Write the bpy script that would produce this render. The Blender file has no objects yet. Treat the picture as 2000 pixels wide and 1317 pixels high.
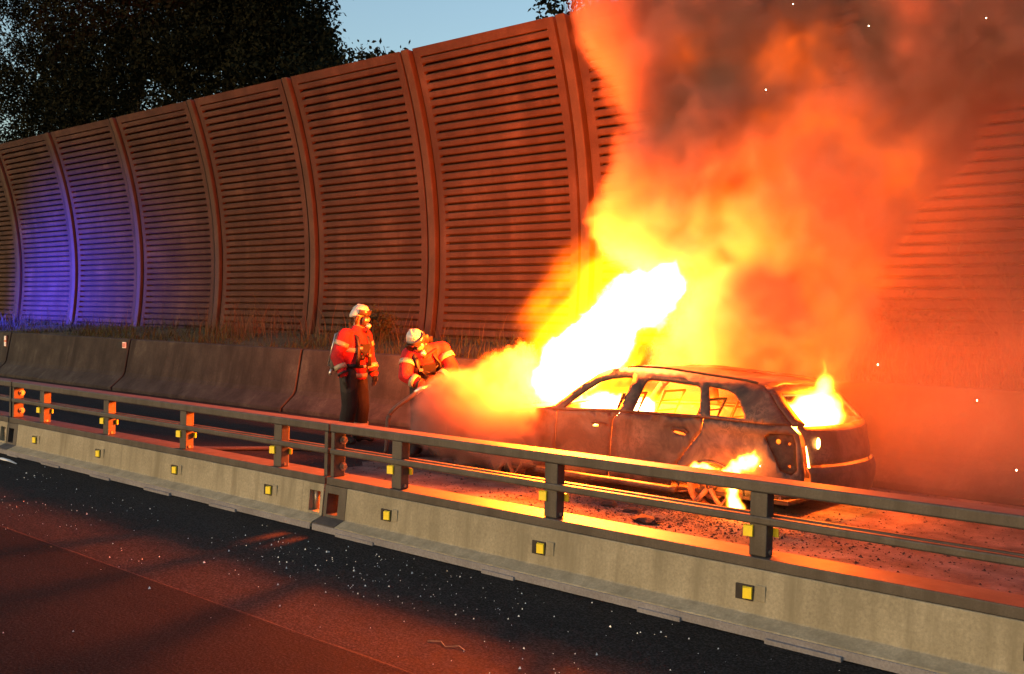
import bpy, bmesh, math, random
import numpy as np
from mathutils import Vector, Matrix, noise as mnoise
from mathutils.geometry import delaunay_2d_cdt

random.seed(7)
rng = np.random.default_rng(7)
sc = bpy.context.scene
COL = sc.collection
R = math.radians

# ------------------------------------------------------------------ camera
CAM_H = 1.68
yaw, pitch, roll = R(49.2878), R(-0.885), 0.024
fw = Vector((-math.cos(yaw) * math.cos(pitch), math.sin(yaw) * math.cos(pitch), math.sin(pitch)))
rt = fw.cross(Vector((0, 0, 1))).normalized()
up = rt.cross(fw)
c_, s_ = math.cos(roll), math.sin(roll)
r2, u2 = rt * c_ + up * s_, up * c_ - rt * s_
cam = bpy.data.cameras.new('camera')
cam.lens = 1950 / 2000 * 36
cam.sensor_width = 36
cam.clip_end = 2000
cam_o = bpy.data.objects.new('camera', cam)
COL.objects.link(cam_o)
M = Matrix(((r2.x, u2.x, -fw.x), (r2.y, u2.y, -fw.y), (r2.z, u2.z, -fw.z)))
cam_o.matrix_world = Matrix.Translation((0, 0, CAM_H)) @ M.to_4x4()
sc.camera = cam_o

# ------------------------------------------------------------------ world, sun, exposure
SUN_AZ = math.atan2(-0.85, -0.30)         # the sun is almost down, behind the photographer's left shoulder
SUN_EL = R(4.0)
world = bpy.data.worlds.new('World')
sc.world = world
world.use_nodes = True
wn = world.node_tree
sky = wn.nodes.new('ShaderNodeTexSky')
sky.sky_type = 'NISHITA'
sky.sun_disc = False
sky.sun_elevation = SUN_EL
sky.sun_rotation = math.pi / 2 - SUN_AZ
sky.air_density = 1.0
sky.dust_density = 2.5
sky.ozone_density = 1.6
bg = wn.nodes['Background']
bg.inputs['Strength'].default_value = 0.15
wn.links.new(sky.outputs[0], bg.inputs['Color'])

sun = bpy.data.lights.new('sun', 'SUN')
sun.energy = 0.05
sun.angle = R(25)
sun.color = (1.0, 0.82, 0.56)
sun_o = bpy.data.objects.new('sun', sun)
COL.objects.link(sun_o)
sd = Vector((math.cos(SUN_AZ) * math.cos(R(9)), math.sin(SUN_AZ) * math.cos(R(9)), math.sin(R(9))))
sun_o.rotation_euler = sd.to_track_quat('Z', 'Y').to_euler()
sun_o.location = sd * 60

sc.view_settings.view_transform = 'Standard'
sc.view_settings.look = 'None'
sc.view_settings.exposure = 1.8
sc.view_settings.gamma = 1.0
sc.view_settings.use_curve_mapping = False
sc.render.engine = 'CYCLES'
sc.cycles.use_denoising = True
sc.cycles.max_bounces = 5
sc.cycles.diffuse_bounces = 2
sc.cycles.glossy_bounces = 2
sc.cycles.transmission_bounces = 2
sc.cycles.volume_bounces = 2
sc.cycles.transparent_max_bounces = 8
sc.cycles.volume_step_rate = 1.7
sc.cycles.volume_max_steps = 256
sc.cycles.sample_clamp_indirect = 6.0


# ------------------------------------------------------------------ helpers
def tag(o, label=None, cat=None, group=None, kind=None):
    if label: o['label'] = label
    if cat: o['category'] = cat
    if group: o['group'] = group
    if kind: o['kind'] = kind
    return o


def empty(name, loc, label=None, cat=None, group=None):
    o = bpy.data.objects.new(name, None)
    o.empty_display_size = 0.2
    o.location = loc
    COL.objects.link(o)
    return tag(o, label, cat, group)


def wloc(o):
    v = Vector((0, 0, 0))
    while o is not None:
        v = v + Vector(o.location)
        o = o.parent
    return v


def link_mesh(name, me, mat=None, parent=None, smooth=False, loc=None):
    """mesh in world coordinates -> object under parent; origin at loc (or the parent's origin)"""
    o = bpy.data.objects.new(name, me)
    base = wloc(parent) if parent else Vector((0, 0, 0))
    org = Vector(loc) if loc is not None else base
    me.transform(Matrix.Translation(-org))
    o.location = org - base
    if parent: o.parent = parent
    if mat is not None:
        if isinstance(mat, (list, tuple)):
            for m in mat: me.materials.append(m)
        else:
            me.materials.append(mat)
    if smooth:
        me.polygons.foreach_set('use_smooth', [True] * len(me.polygons))
    COL.objects.link(o)
    return o


class MB:
    def __init__(s):
        s.v, s.f = [], []

    def add(s, vs, fs):
        b = len(s.v)
        s.v += [tuple(v) for v in vs]
        s.f += [tuple(i + b for i in f) for f in fs]
        return s

    def box(s, x0, x1, y0, y1, z0, z1, rot=None, c=None):
        vs = [(x, y, z) for x in (x0, x1) for y in (y0, y1) for z in (z0, z1)]
        if rot is not None:
            c = Vector(c) if c is not None else Vector(((x0 + x1) / 2, (y0 + y1) / 2, (z0 + z1) / 2))
            vs = [tuple(rot @ (Vector(v) - c) + c) for v in vs]
        return s.add(vs, [(0, 1, 3, 2), (4, 6, 7, 5), (0, 4, 5, 1), (2, 3, 7, 6), (0, 2, 6, 4), (1, 5, 7, 3)])

    def extrude_x(s, prof, x0, x1):
        """prof: list of (y,z) closed polygon"""
        n = len(prof)
        vs = [(x0, y, z) for y, z in prof] + [(x1, y, z) for y, z in prof]
        fs = [(i, (i + 1) % n, (i + 1) % n + n, i + n) for i in range(n)]
        fs += [tuple(range(n))[::-1], tuple(range(n, 2 * n))]
        return s.add(vs, fs)

    def rings(s, rs, cap=True, closed=True):
        n = len(rs[0])
        b = len(s.v)
        for r in rs: s.v += [tuple(p) for p in r]
        for k in range(len(rs) - 1):
            for i in range(n if closed else n - 1):
                j = (i + 1) % n
                s.f.append((b + k * n + i, b + k * n + j, b + (k + 1) * n + j, b + (k + 1) * n + i))
        if cap:
            s.f.append(tuple(b + i for i in range(n))[::-1])
            s.f.append(tuple(b + (len(rs) - 1) * n + i for i in range(n)))
        return s

    def tube(s, pts, rad, n=8, cap=True, flat=1.0, upv=None):
        pts = [Vector(p) for p in pts]
        rs = []
        for i, p in enumerate(pts):
            t = (pts[min(i + 1, len(pts) - 1)] - pts[max(i - 1, 0)])
            if t.length < 1e-9: t = Vector((0, 0, 1))
            t.normalize()
            a = Vector(upv) if upv is not None else (Vector((0, 0, 1)) if abs(t.z) < 0.9 else Vector((1, 0, 0)))
            u = t.cross(a).normalized()
            w = u.cross(t)
            r = rad[i] if isinstance(rad, (list, tuple)) else rad
            rs.append([p + u * (r * math.cos(2 * math.pi * k / n)) + w * (r * flat * math.sin(2 * math.pi * k / n)) for k in range(n)])
        return s.rings(rs, cap)

    def mesh(s, name='m'):
        me = bpy.data.meshes.new(name)
        me.from_pydata(s.v, [], s.f)
        me.validate()
        bm = bmesh.new()
        bm.from_mesh(me)
        bmesh.ops.recalc_face_normals(bm, faces=bm.faces)
        bm.to_mesh(me)
        bm.free()
        return me

    def build(s, name, mat, parent=None, smooth=False, loc=None, bevel=0):
        o = link_mesh(name, s.mesh(name), mat, parent, smooth, loc)
        if bevel:
            b = o.modifiers.new('bevel', 'BEVEL')
            b.width = bevel
            b.segments = 2
            b.limit_method = 'ANGLE'
        return o


def fast_mesh(name, verts, nper):
    """verts (N*nper,3): N loose polygons of nper corners"""
    v = np.asarray(verts, dtype=np.float32).reshape(-1, 3)
    n = len(v) // nper
    me = bpy.data.meshes.new(name)
    me.vertices.add(len(v))
    me.vertices.foreach_set('co', v.ravel())
    me.loops.add(len(v))
    me.loops.foreach_set('vertex_index', np.arange(len(v), dtype=np.int32))
    me.polygons.add(n)
    me.polygons.foreach_set('loop_start', np.arange(0, len(v), nper, dtype=np.int32))
    me.update(calc_edges=True)
    return me


# ------------------------------------------------------------------ materials
def new_mat(name):
    m = bpy.data.materials.new(name)
    m.use_nodes = True
    return m, m.node_tree, m.node_tree.nodes['Principled BSDF']


def noise_node(nt, vec, scale, detail=6, rough=0.6, stretch=None, dist=0.0):
    if stretch is not None:
        mp = nt.nodes.new('ShaderNodeMapping')
        mp.inputs['Scale'].default_value = stretch
        nt.links.new(vec, mp.inputs['Vector'])
        vec = mp.outputs[0]
    n = nt.nodes.new('ShaderNodeTexNoise')
    n.inputs['Scale'].default_value = scale
    n.inputs['Detail'].default_value = detail
    n.inputs['Roughness'].default_value = rough
    n.inputs['Distortion'].default_value = dist
    nt.links.new(vec, n.inputs['Vector'])
    return n.outputs['Fac']


def ramp(nt, fac, stops):
    r = nt.nodes.new('ShaderNodeValToRGB')
    e = r.color_ramp.elements
    while len(e) < len(stops): e.new(0.5)
    for el, (p, c) in zip(e, stops):
        el.position = p
        el.color = (*c, 1) if not isinstance(c, (int, float)) else (c, c, c, 1)
    nt.links.new(fac, r.inputs[0])
    return r.outputs[0]


def mix(nt, fac, a, b, mode='MIX'):
    m = nt.nodes.new('ShaderNodeMix')
    m.data_type = 'RGBA'
    m.blend_type = mode
    for sock, v in ((m.inputs[0], fac), (m.inputs[6], a), (m.inputs[7], b)):
        if isinstance(v, (int, float)): sock.default_value = v
        elif isinstance(v, tuple): sock.default_value = (*v, 1)
        else: nt.links.new(v, sock)
    return m.outputs[2]


def bump(nt, bsdf, h, strength=0.3, dist=0.02):
    b = nt.nodes.new('ShaderNodeBump')
    b.inputs['Strength'].default_value = strength
    b.inputs['Distance'].default_value = dist
    nt.links.new(h, b.inputs['Height'])
    nt.links.new(b.outputs[0], bsdf.inputs['Normal'])


def wpos(nt):
    return nt.nodes.new('ShaderNodeNewGeometry').outputs['Position']


def mat_surface(name, stops, scale=3.0, rough=0.85, fine=40.0, stretch=None, bump_s=0.3, bump_d=0.01, streak=None, streak_col=None, metal=0.0, spec=0.3):
    """mottled surface: large noise picks the colour, fine noise adds grain, optional vertical rain streaks"""
    m, nt, b = new_mat(name)
    p = wpos(nt)
    n1 = noise_node(nt, p, scale, 8, 0.62, stretch)
    col = ramp(nt, n1, stops)
    n2 = noise_node(nt, p, fine, 4, 0.7)
    g = ramp(nt, n2, [(0.25, 0.72), (0.75, 1.25)])
    col = mix(nt, 1.0, col, g, 'MULTIPLY')
    if streak:
        n3 = noise_node(nt, p, 1.0, 5, 0.65, (streak, streak, streak * 0.05))
        f = ramp(nt, n3, [(0.45, 0.0), (0.68, 1.0)])
        col = mix(nt, f, col, streak_col)
    nt.links.new(col, b.inputs['Base Color'])
    b.inputs['Roughness'].default_value = rough
    b.inputs['Metallic'].default_value = metal
    b.inputs['Specular IOR Level'].default_value = spec
    bump(nt, b, n2, bump_s, bump_d)
    return m


def mat_plain(name, col, rough=0.6, metal=0.0, spec=0.4, var=0.25, scale=25.0):
    m, nt, b = new_mat(name)
    p = wpos(nt)
    n = noise_node(nt, p, scale, 5, 0.6)
    c = ramp(nt, n, [(0.3, tuple(x * (1 - var) for x in col)), (0.7, tuple(min(1, x * (1 + var)) for x in col))])
    nt.links.new(c, b.inputs['Base Color'])
    b.inputs['Roughness'].default_value = rough
    b.inputs['Metallic'].default_value = metal
    b.inputs['Specular IOR Level'].default_value = spec
    return m


def mat_emit(name, col, strength):
    m, nt, b = new_mat(name)
    b.inputs['Base Color'].default_value = (*col, 1)
    b.inputs['Emission Color'].default_value = (*col, 1)
    b.inputs['Emission Strength'].default_value = strength
    return m


def mat_asphalt(name, base, crack=0.0):
    m, nt, b = new_mat(name)
    p = wpos(nt)
    n0 = noise_node(nt, p, 0.7, 6, 0.6, (0.35, 1.0, 1.0))
    n1 = noise_node(nt, p, 75.0, 4, 0.75)
    n2 = noise_node(nt, p, 6.0, 7, 0.7)
    c = ramp(nt, n0, [(0.3, tuple(x * 0.75 for x in base)), (0.7, tuple(x * 1.3 for x in base))])
    c = mix(nt, 1.0, c, ramp(nt, n1, [(0.34, 0.25), (0.5, 0.8), (0.70, 2.6)]), 'MULTIPLY')
    c = mix(nt, 1.0, c, ramp(nt, n2, [(0.3, 0.8), (0.7, 1.2)]), 'MULTIPLY')
    nt.links.new(c, b.inputs['Base Color'])
    rr = ramp(nt, n2, [(0.3, 0.8), (0.7, 0.97)])
    nt.links.new(rr, b.inputs['Roughness'])
    b.inputs['Specular IOR Level'].default_value = 0.06
    bump(nt, b, n1, 0.8, 0.008)
    return m


M_asph = mat_asphalt('asphalt', (0.015, 0.0145, 0.0143))
M_asph2 = mat_asphalt('asphalt_shoulder', (0.026, 0.0245, 0.0235))
M_seam = mat_asphalt('asphalt_seam', (0.040, 0.037, 0.034))
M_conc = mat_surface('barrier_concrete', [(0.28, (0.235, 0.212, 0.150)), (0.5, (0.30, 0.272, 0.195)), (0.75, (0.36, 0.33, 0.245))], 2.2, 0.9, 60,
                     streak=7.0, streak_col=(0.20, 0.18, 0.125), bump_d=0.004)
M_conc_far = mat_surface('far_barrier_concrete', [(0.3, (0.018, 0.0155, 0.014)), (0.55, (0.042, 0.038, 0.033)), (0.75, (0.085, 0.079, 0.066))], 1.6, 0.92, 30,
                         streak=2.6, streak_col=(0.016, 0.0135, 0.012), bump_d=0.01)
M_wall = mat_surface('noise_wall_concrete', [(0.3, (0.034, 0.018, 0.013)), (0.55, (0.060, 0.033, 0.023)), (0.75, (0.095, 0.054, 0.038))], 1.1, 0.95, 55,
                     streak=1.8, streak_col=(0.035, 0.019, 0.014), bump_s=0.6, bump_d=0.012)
M_groove_shade = mat_surface('noise_wall_groove_shade', [(0.3, (0.014, 0.008, 0.006)), (0.7, (0.030, 0.017, 0.013))], 2.0, 0.95, 60)  # shade of the grooves painted in: backing darker than the ribs
M_post = mat_surface('noise_wall_post', [(0.3, (0.036, 0.020, 0.012)), (0.7, (0.066, 0.038, 0.024))], 2.0, 0.75, 60, streak=5.0, streak_col=(0.045, 0.027, 0.017))
M_steel = mat_surface('galvanised_steel', [(0.3, (0.060, 0.053, 0.048)), (0.7, (0.095, 0.086, 0.078))], 5.0, 0.55, 90, bump_s=0.1, bump_d=0.002, metal=0.25, spec=0.4,
                      streak=9.0, streak_col=(0.05, 0.043, 0.038))
M_foot = mat_surface('foot_strip', [(0.3, (0.16, 0.155, 0.165)), (0.7, (0.24, 0.235, 0.25))], 4.0, 0.8, 70)
M_yellow = mat_plain('yellow_reflector', (0.95, 0.72, 0.03), 0.35, 0, 0.6, 0.08)
M_recess = mat_plain('dark_recess', (0.035, 0.03, 0.026), 0.9)
M_bolt = mat_plain('bolt_steel', (0.30, 0.25, 0.2), 0.45, 0.6)
M_soil = mat_surface('embankment_soil', [(0.3, (0.035, 0.030, 0.018)), (0.7, (0.09, 0.075, 0.045))], 1.5, 0.95, 18, bump_s=0.8, bump_d=0.05)
M_grass = mat_plain('grass', (0.035, 0.040, 0.014), 0.8, 0, 0.2, 0.5, 2.0)
M_dry = mat_plain('dry_stalk', (0.07, 0.05, 0.028), 0.8, 0, 0.2, 0.4, 3.0)
M_leaf = mat_plain('leaf', (0.013, 0.013, 0.007), 0.95, 0, 0.03, 0.5, 1.2)
M_bark = mat_surface('bark', [(0.3, (0.035, 0.027, 0.02)), (0.7, (0.08, 0.062, 0.045))], 8, 0.95, 30, stretch=(1, 1, 0.2), bump_s=0.8, bump_d=0.03)
M_glass = mat_plain('glass_chip', (0.85, 0.87, 0.88), 0.25, 0, 0.6, 0.05)
M_white = mat_plain('white_plastic', (0.78, 0.77, 0.74), 0.5)
M_orange = mat_plain('orange_sheeting', (0.75, 0.16, 0.05), 0.5)

# ------------------------------------------------------------------ ground and roads
def sheet(name, x0, x1, y0, y1, z, mat, label=None):
    o = MB().add([(x0, y0, z), (x1, y0, z), (x1, y1, z), (x0, y1, z)], [(0, 1, 2, 3)]).build(name, mat)
    tag(o, label, kind='structure')
    return o


sheet('ground', -900, 900, -900, 900, -0.03, M_soil)
sheet('road', -300, 300, -9.0, 3.262, 0.012, M_asph, 'dark asphalt lane in front of the steel railed barrier')
sheet('road', -300, 300, 3.20, 11.4, 0.004, M_asph2, 'asphalt strip and carriageway under the burning car')
# the ragged asphalt seam between the two surfaces
mb = MB()
xs = np.linspace(-60, 20, 800)
lo = [3.262 + 0.012 * mnoise.noise((x * 3, 0, 0)) for x in xs]
hi = [3.288 + 0.012 * mnoise.noise((x * 2, 5, 0)) for x in xs]
sv_, sf_ = [], []
for x, a, b in zip(xs, lo, hi): sv_ += [(x, a - 0.01, 0.0128), (x, b, 0.0045)]
for i in range(len(xs) - 1): sf_.append((2 * i, 2 * i + 2, 2 * i + 3, 2 * i + 1))
mb.add(sv_, sf_)
tag(mb.build('road_seam', M_seam), 'thin ragged seam in the asphalt before the near barrier', kind='structure')

# embankment behind the far barrier
mb = MB()
xs = np.linspace(-75, 30, 150)
prof = [(11.16, 0.98), (11.6, 1.05), (12.4, 1.12), (13.4, 1.22), (14.6, 1.30), (16.0, 1.5), (22.0, 2.0), (60.0, 3.0)]
mb.rings([[(x, y, z + (0.10 * mnoise.noise((x * 0.8, y * 0.9, 3)) if 11.3 < y else 0)) for y, z in prof] for x in xs], cap=False, closed=False)
tag(mb.build('embankment', M_soil, smooth=True), kind='structure')

# ------------------------------------------------------------------ noise barrier (curved concrete wall)
PITCH = 3.90
X_FIRST = -38.05
def wall_y(z): return 14.5 - (z - 2.7) ** 2 / 20.1
def wall_slope(z): return -(z - 2.7) / 10.05
Z0, Z1 = 1.05, 7.0
zs = np.linspace(Z0, Z1, 28)
wall = empty('noise_barrier', (-18.55, 14.4, 1.1), 'tall curved concrete noise wall of ribbed panels leaning over the road', 'noise wall')

def curved_slab(mb, xa, xb, dfront, dback, za=Z0, zb=Z1, n=28):
    zz = np.linspace(za, zb, n)
    rs = []
    for z in zz:
        y = wall_y(z)
        rs.append([(xa, y + dfront, z), (xb, y + dfront, z), (xb, y + dback, z), (xa, y + dback, z)])
    mb.rings(rs)

def panel_mesh():
    mb = MB()
    xa, xb = 0.19, PITCH - 0.19
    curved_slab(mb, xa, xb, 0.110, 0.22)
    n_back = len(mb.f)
    curved_slab(mb, xa, xa + 0.17, 0.0, 0.1095)
    curved_slab(mb, xb - 0.17, xb, 0.0, 0.1095)
    curved_slab(mb, xa + 0.171, xb - 0.171, 0.0, 0.1095, Z1 - 0.16, Z1, 3)
    curved_slab(mb, xa + 0.171, xb - 0.171, 0.0, 0.1095, Z0, Z0 + 0.14, 3)
    me = mb.mesh('panel')
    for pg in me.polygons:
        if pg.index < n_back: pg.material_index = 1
    return me

PM = panel_mesh()
PM.transform(Matrix.Translation((0, -14.4, -1.1)))
PM.materials.append(M_wall)
PM.materials.append(M_groove_shade)
RIB_N = 36
rib_z = np.linspace(Z0 + 0.14 + 0.085, Z1 - 0.16 - 0.085, RIB_N)
rp = (rib_z[1] - rib_z[0])
rib_h = rp * 0.70
mbr = MB()
xl = PITCH - 0.38 - 0.342
# rib: slightly bevelled bar, front flush with the panel border
mbr.extrude_x([(0.1085, -rib_h / 2 - 0.012), (0.012, -rib_h / 2), (0.0, -rib_h / 2 + 0.014), (0.0, rib_h / 2 - 0.014), (0.012, rib_h / 2), (0.1085, rib_h / 2 + 0.012)], -xl / 2, xl / 2)
RIBM = mbr.mesh('rib')
RIBM.materials.append(M_wall)
def rib_place(o, z):
    th = math.atan(wall_slope(z))
    o.rotation_euler = (-th, 0, 0)
mbp = MB()
curved_slab(mbp, -0.10, 0.10, -0.055, 0.20)
curved_slab(mbp, -0.185, -0.101, 0.09, 0.20)
curved_slab(mbp, 0.101, 0.185, 0.09, 0.20)
POSTM = mbp.mesh('post')
POSTM.transform(Matrix.Translation((0, -14.4, -1.1)))
POSTM.materials.append(M_post)
for k in range(-2, 14):
    X = X_FIRST + k * PITCH
    po = bpy.data.objects.new('post', POSTM)
    po.parent = wall; po.location = (X + 18.55, 0, 0)
    COL.objects.link(po)
    bv = po.modifiers.new('bevel', 'BEVEL'); bv.width = 0.02; bv.segments = 2; bv.limit_method = 'ANGLE'
    if k == 13: break
    pa = bpy.data.objects.new('panel', PM)
    pa.parent = wall; pa.location = (X + 18.55, 0, 0)
    COL.objects.link(pa)
    if 1 <= k <= 8:
        for z in rib_z:
            rb = bpy.data.objects.new('rib', RIBM)
            rb.parent = pa
            rb.location = (PITCH / 2, wall_y(z) - 14.4, z - 1.1)
            rib_place(rb, z)
            COL.objects.link(rb)
    else:
        bm = bmesh.new()
        for z in rib_z:
            tmp = RIBM.copy()
            tmp.transform(Matrix.Translation((PITCH / 2, wall_y(z) - 14.4, z - 1.1)) @ Matrix.Rotation(-math.atan(wall_slope(z)), 4, 'X'))
            bm.from_mesh(tmp)
            bpy.data.meshes.remove(tmp)
        me = bpy.data.meshes.new('ribs'); bm.to_mesh(me); bm.free()
        me.materials.append(M_wall)
        rb = bpy.data.objects.new('rib', me); rb.parent = pa; rb['kind'] = 'stuff'
        COL.objects.link(rb)

# ------------------------------------------------------------------ far concrete barrier
FAR_PROF = [(10.60, 0.004), (10.60, 0.075), (10.86, 0.30), (10.90, 0.38), (11.02, 1.085), (11.04, 1.10), (11.20, 1.10), (11.22, 1.085), (11.34, 0.004)]
FX0, FL = -20.40, 6.0
FAR_LABELS = {-3: 'stained concrete barrier element past the one with the white delineator', -2: 'stained concrete barrier element with the white and orange delineator', -1: 'stained concrete barrier element with the faded red delineator',
              0: 'dark concrete barrier element behind the standing firefighter', 1: 'concrete barrier element behind the stooping firefighter and the puff of smoke', 2: 'fire lit concrete barrier element behind the burning car', 3: 'concrete barrier element past the tail of the burning car'}
for k in range(-3, 4):
    a = FX0 + k * FL
    rt_ = empty('concrete_barrier', (a + FL / 2, 10.95, 0.0), FAR_LABELS[k], 'barrier', 'concrete barrier elements along the embankment')
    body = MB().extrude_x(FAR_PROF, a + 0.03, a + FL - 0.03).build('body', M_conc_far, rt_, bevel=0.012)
    MB().extrude_x([(10.97, 0.12), (11.10, 1.02), (11.15, 1.02), (11.25, 0.12)], a - 0.03, a + 0.0298).build('joint_key', M_recess, rt_)
def delineator(x, z, white):
    d = empty('delineator', (x, 10.985, z), 'small white and orange delineator fixed to the dark concrete barrier' if white else 'small faded red delineator beside a barrier joint', 'reflector')
    if white:
        MB().box(x - 0.075, x + 0.075, 10.955, 10.985, z, z + 0.30).build('backing', M_recess, d, bevel=0.004)
        for zz in (z + 0.02, z + 0.17):
            MB().box(x - 0.055, x + 0.055, 10.944, 10.954, zz, zz + 0.11).build('reflector_plate', M_white, d)
        MB().box(x - 0.055, x + 0.055, 10.944, 10.954, z + 0.135, z + 0.165).build('reflector_plate', M_orange, d)
    else:
        MB().box(x - 0.07, x + 0.07, 10.965, 10.985, z, z + 0.13).build('backing', M_white, d, bevel=0.004)
        MB().box(x - 0.055, x + 0.055, 10.956, 10.9645, z + 0.02, z + 0.11).build('reflector_plate', mat_plain('faded_red', (0.55, 0.25, 0.2), 0.5), d)
delineator(-26.6, 0.72, True)
delineator(-20.58, 0.90, False)

# ------------------------------------------------------------------ near barrier: concrete base with steel railing
BASE = [(4.925, 0.03), (4.925, 0.066), (5.028, 0.105), (5.05, 0.3495), (5.31, 0.3495), (5.332, 0.105), (5.435, 0.066), (5.435, 0.03)]
BASE_LOW = [(4.925, 0.03), (4.925, 0.066), (5.028, 0.105), (5.0305, 0.125), (5.3295, 0.125), (5.332, 0.105), (5.435, 0.066), (5.435, 0.03)]
BASE_TOP = [(5.045, 0.29), (5.05, 0.3495), (5.31, 0.3495), (5.315, 0.29)]
BL = 5.88
def reflector(parent, x, y, z, w=0.062, h=0.066, face=-1):
    o = MB().add([(x - w / 2, y, z), (x + w / 2, y, z), (x + w / 2, y, z + h), (x - w / 2, y, z + h),
                  (x - w / 2 + 0.012, y + face * 0.024, z + 0.004), (x + w / 2, y + face * 0.012, z + 0.004), (x + w / 2, y + face * 0.012, z + h - 0.004), (x - w / 2 + 0.012, y + face * 0.024, z + h - 0.004)],
                 [(0, 1, 2, 3), (4, 7, 6, 5), (0, 4, 5, 1), (3, 2, 6, 7), (0, 3, 7, 4), (1, 5, 6, 2)]).build('reflector', M_yellow, parent)
    return o

def near_element(X0, label):
    X1 = X0 + BL - 0.018
    t = empty('railed_barrier', ((X0 + X1) / 2, 5.18, 0.004), label, 'barrier', 'railed barrier elements')
    MB().extrude_x(BASE, X0 + 0.262, X1 - 0.262).build('concrete_base', M_conc, t, bevel=0.006)
    for a, b, s in ((X0, X0 + 0.26, 1), (X1 - 0.26, X1, -1)):
        # hollow end block with a lifting pocket right through it
        m = MB()
        h0, h1 = (a + 0.035, a + 0.17) if s > 0 else (b - 0.17, b - 0.035)
        m.extrude_x(BASE, a, h0 - 0.0005)
        m.extrude_x(BASE, h1 + 0.0005, b)
        m.extrude_x(BASE_LOW, h0, h1)
        m.extrude_x(BASE_TOP, h0, h1)
        m.build('end_block', M_steel if s > 0 else M_conc, t)
        # rounded coupling pipe inside the pocket
        MB().tube([((h0 + h1) / 2 + 0.05 * s, 5.10, 0.127), ((h0 + h1) / 2 + 0.05 * s, 5.10, 0.288)], 0.022, 10).build('coupling_pin', M_bolt, t, True)
    # steel foot strip and the uneven rubber pads it stands on
    m = MB(); m.extrude_x([(4.917, 0.012), (4.917, 0.058), (4.9235, 0.060), (4.9235, 0.012)], X0 + 0.005, X1 - 0.005)
    m.build('foot_strip', M_foot, t)
    x = X0 + 0.3
    while x < X1 - 0.6:
        w = random.uniform(0.25, 0.5)
        MB().box(x, x + w, 4.915 - random.uniform(0.0, 0.03), 5.42, 0.0045, 0.029).build('foot_pad', M_foot, t)
        x += w + random.uniform(0.5, 1.1)
    MB().box(X0 + 0.002, X1 - 0.002, 5.055, 5.305, 0.35, 0.411).build('plinth', M_steel, t, bevel=0.006)
    MB().box(X0 + 0.001, X1 - 0.001, 5.08, 5.27, 0.766, 0.832).build('top_rail', M_steel, t, bevel=0.010)
    MB().box(X0 + 0.003, X1 - 0.003, 5.076, 5.126, 0.590, 0.636).build('middle_rail', M_steel, t, bevel=0.010)
    MB().box(X0 + 0.003, X1 - 0.003, 5.1735, 5.222, 0.590, 0.636).build('middle_rail', M_steel, t, bevel=0.010)
    for off in (0.72, 2.19, 3.66, 5.13):
        px = X0 + off
        p = MB().box(px, px + 0.105, 5.09, 5.172, 0.412, 0.765).build('post', M_steel, t, bevel=0.005)
        reflector(p, px - 0.005, 5.088, 0.515)
        reflector(p, px + 0.108, 5.174, 0.515, 0.05, 0.05, 1)
        MB().tube([(px + 0.105, 5.13, 0.435), (px + 0.112, 5.13, 0.435)], 0.013, 6).build('bolt', M_bolt, p)
        # recessed reflector on the concrete, the recess shadow put in as a dark block
        rx = px + 0.03
        fr = MB().box(rx - 0.075, rx + 0.035, 5.0305, 5.045, 0.172, 0.258).build('recess_shadow', M_recess, t, bevel=0.003)
        reflector(fr, rx, 5.030, 0.183, 0.058, 0.066)
        pl = MB(); pl.box(rx + 0.045, rx + 0.105, 5.031, 5.0405, 0.180, 0.268).build('patch', M_conc, t, bevel=0.003)
    for px in (X0 + 0.012, X1 - 0.052):
        p = MB().box(px, px + 0.04, 5.085, 5.20, 0.412, 0.765).build('end_post', M_steel, t, bevel=0.004)
        for z in (0.49, 0.70):
            MB().tube([(px - 0.0, 5.175, z), (px + 0.075, 5.175, z)], 0.022, 6).build('bolt', M_bolt, p)
            MB().tube([(px + 0.042, 5.175, z), (px + 0.055, 5.175, z)], 0.034, 12).build('washer', M_bolt, p)
    return t

for i, lab in ((-2, 'railed concrete barrier element past the one with the far joint'), (-1, 'railed concrete barrier element running out of frame beside the white litter'),
               (0, 'railed concrete barrier element in front of the two firefighters'), (1, 'railed concrete barrier element in front of the burning car'), (2, 'railed concrete barrier element beyond the burning car')):
    near_element(-12.14 + BL * (i - 0), lab)

# ------------------------------------------------------------------ glass chips and litter on the near asphalt
cl = []
for _ in range(46):
    cx_, cy_ = rng.uniform(-11, -1.2), rng.uniform(3.2, 4.85)
    n = rng.integers(2, 11)
    cl.append(np.stack([rng.normal(cx_, 0.28, n), rng.normal(cy_, 0.13, n), rng.gamma(2.0, 0.0011, n) + 0.0014], 1))
cl.append(np.stack([rng.normal(-4.9, 0.7, 170), rng.normal(4.35, 0.25, 170), rng.gamma(2.0, 0.0011, 170) + 0.0014], 1))
cl.append(np.stack([rng.uniform(-10, 0, 90), rng.uniform(1.5, 4.8, 90), rng.gamma(2.0, 0.0011, 90) + 0.0014], 1))
pts = np.concatenate(cl)
pts = pts[(pts[:, 1] < 4.9)]
tri = []
for x, y, s in pts:
    a0 = rng.uniform(0, 6.28)
    zb = 0.0055 if y > 3.29 else 0.0135
    b = [(x + s * math.cos(a0 + k * 2.1) * rng.uniform(0.7, 1.4), y + s * math.sin(a0 + k * 2.1) * rng.uniform(0.7, 1.4), zb) for k in range(3)]
    t_ = (x, y, zb + s * 1.5)
    tri += [b[0], b[1], t_, b[1], b[2], t_, b[2], b[0], t_]
o = link_mesh('glass_debris', fast_mesh('glass_debris', tri, 3), M_glass)
tag(o, 'tiny shards of broken glass strewn over the near asphalt', 'glass', kind='stuff')
mb = MB()
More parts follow.
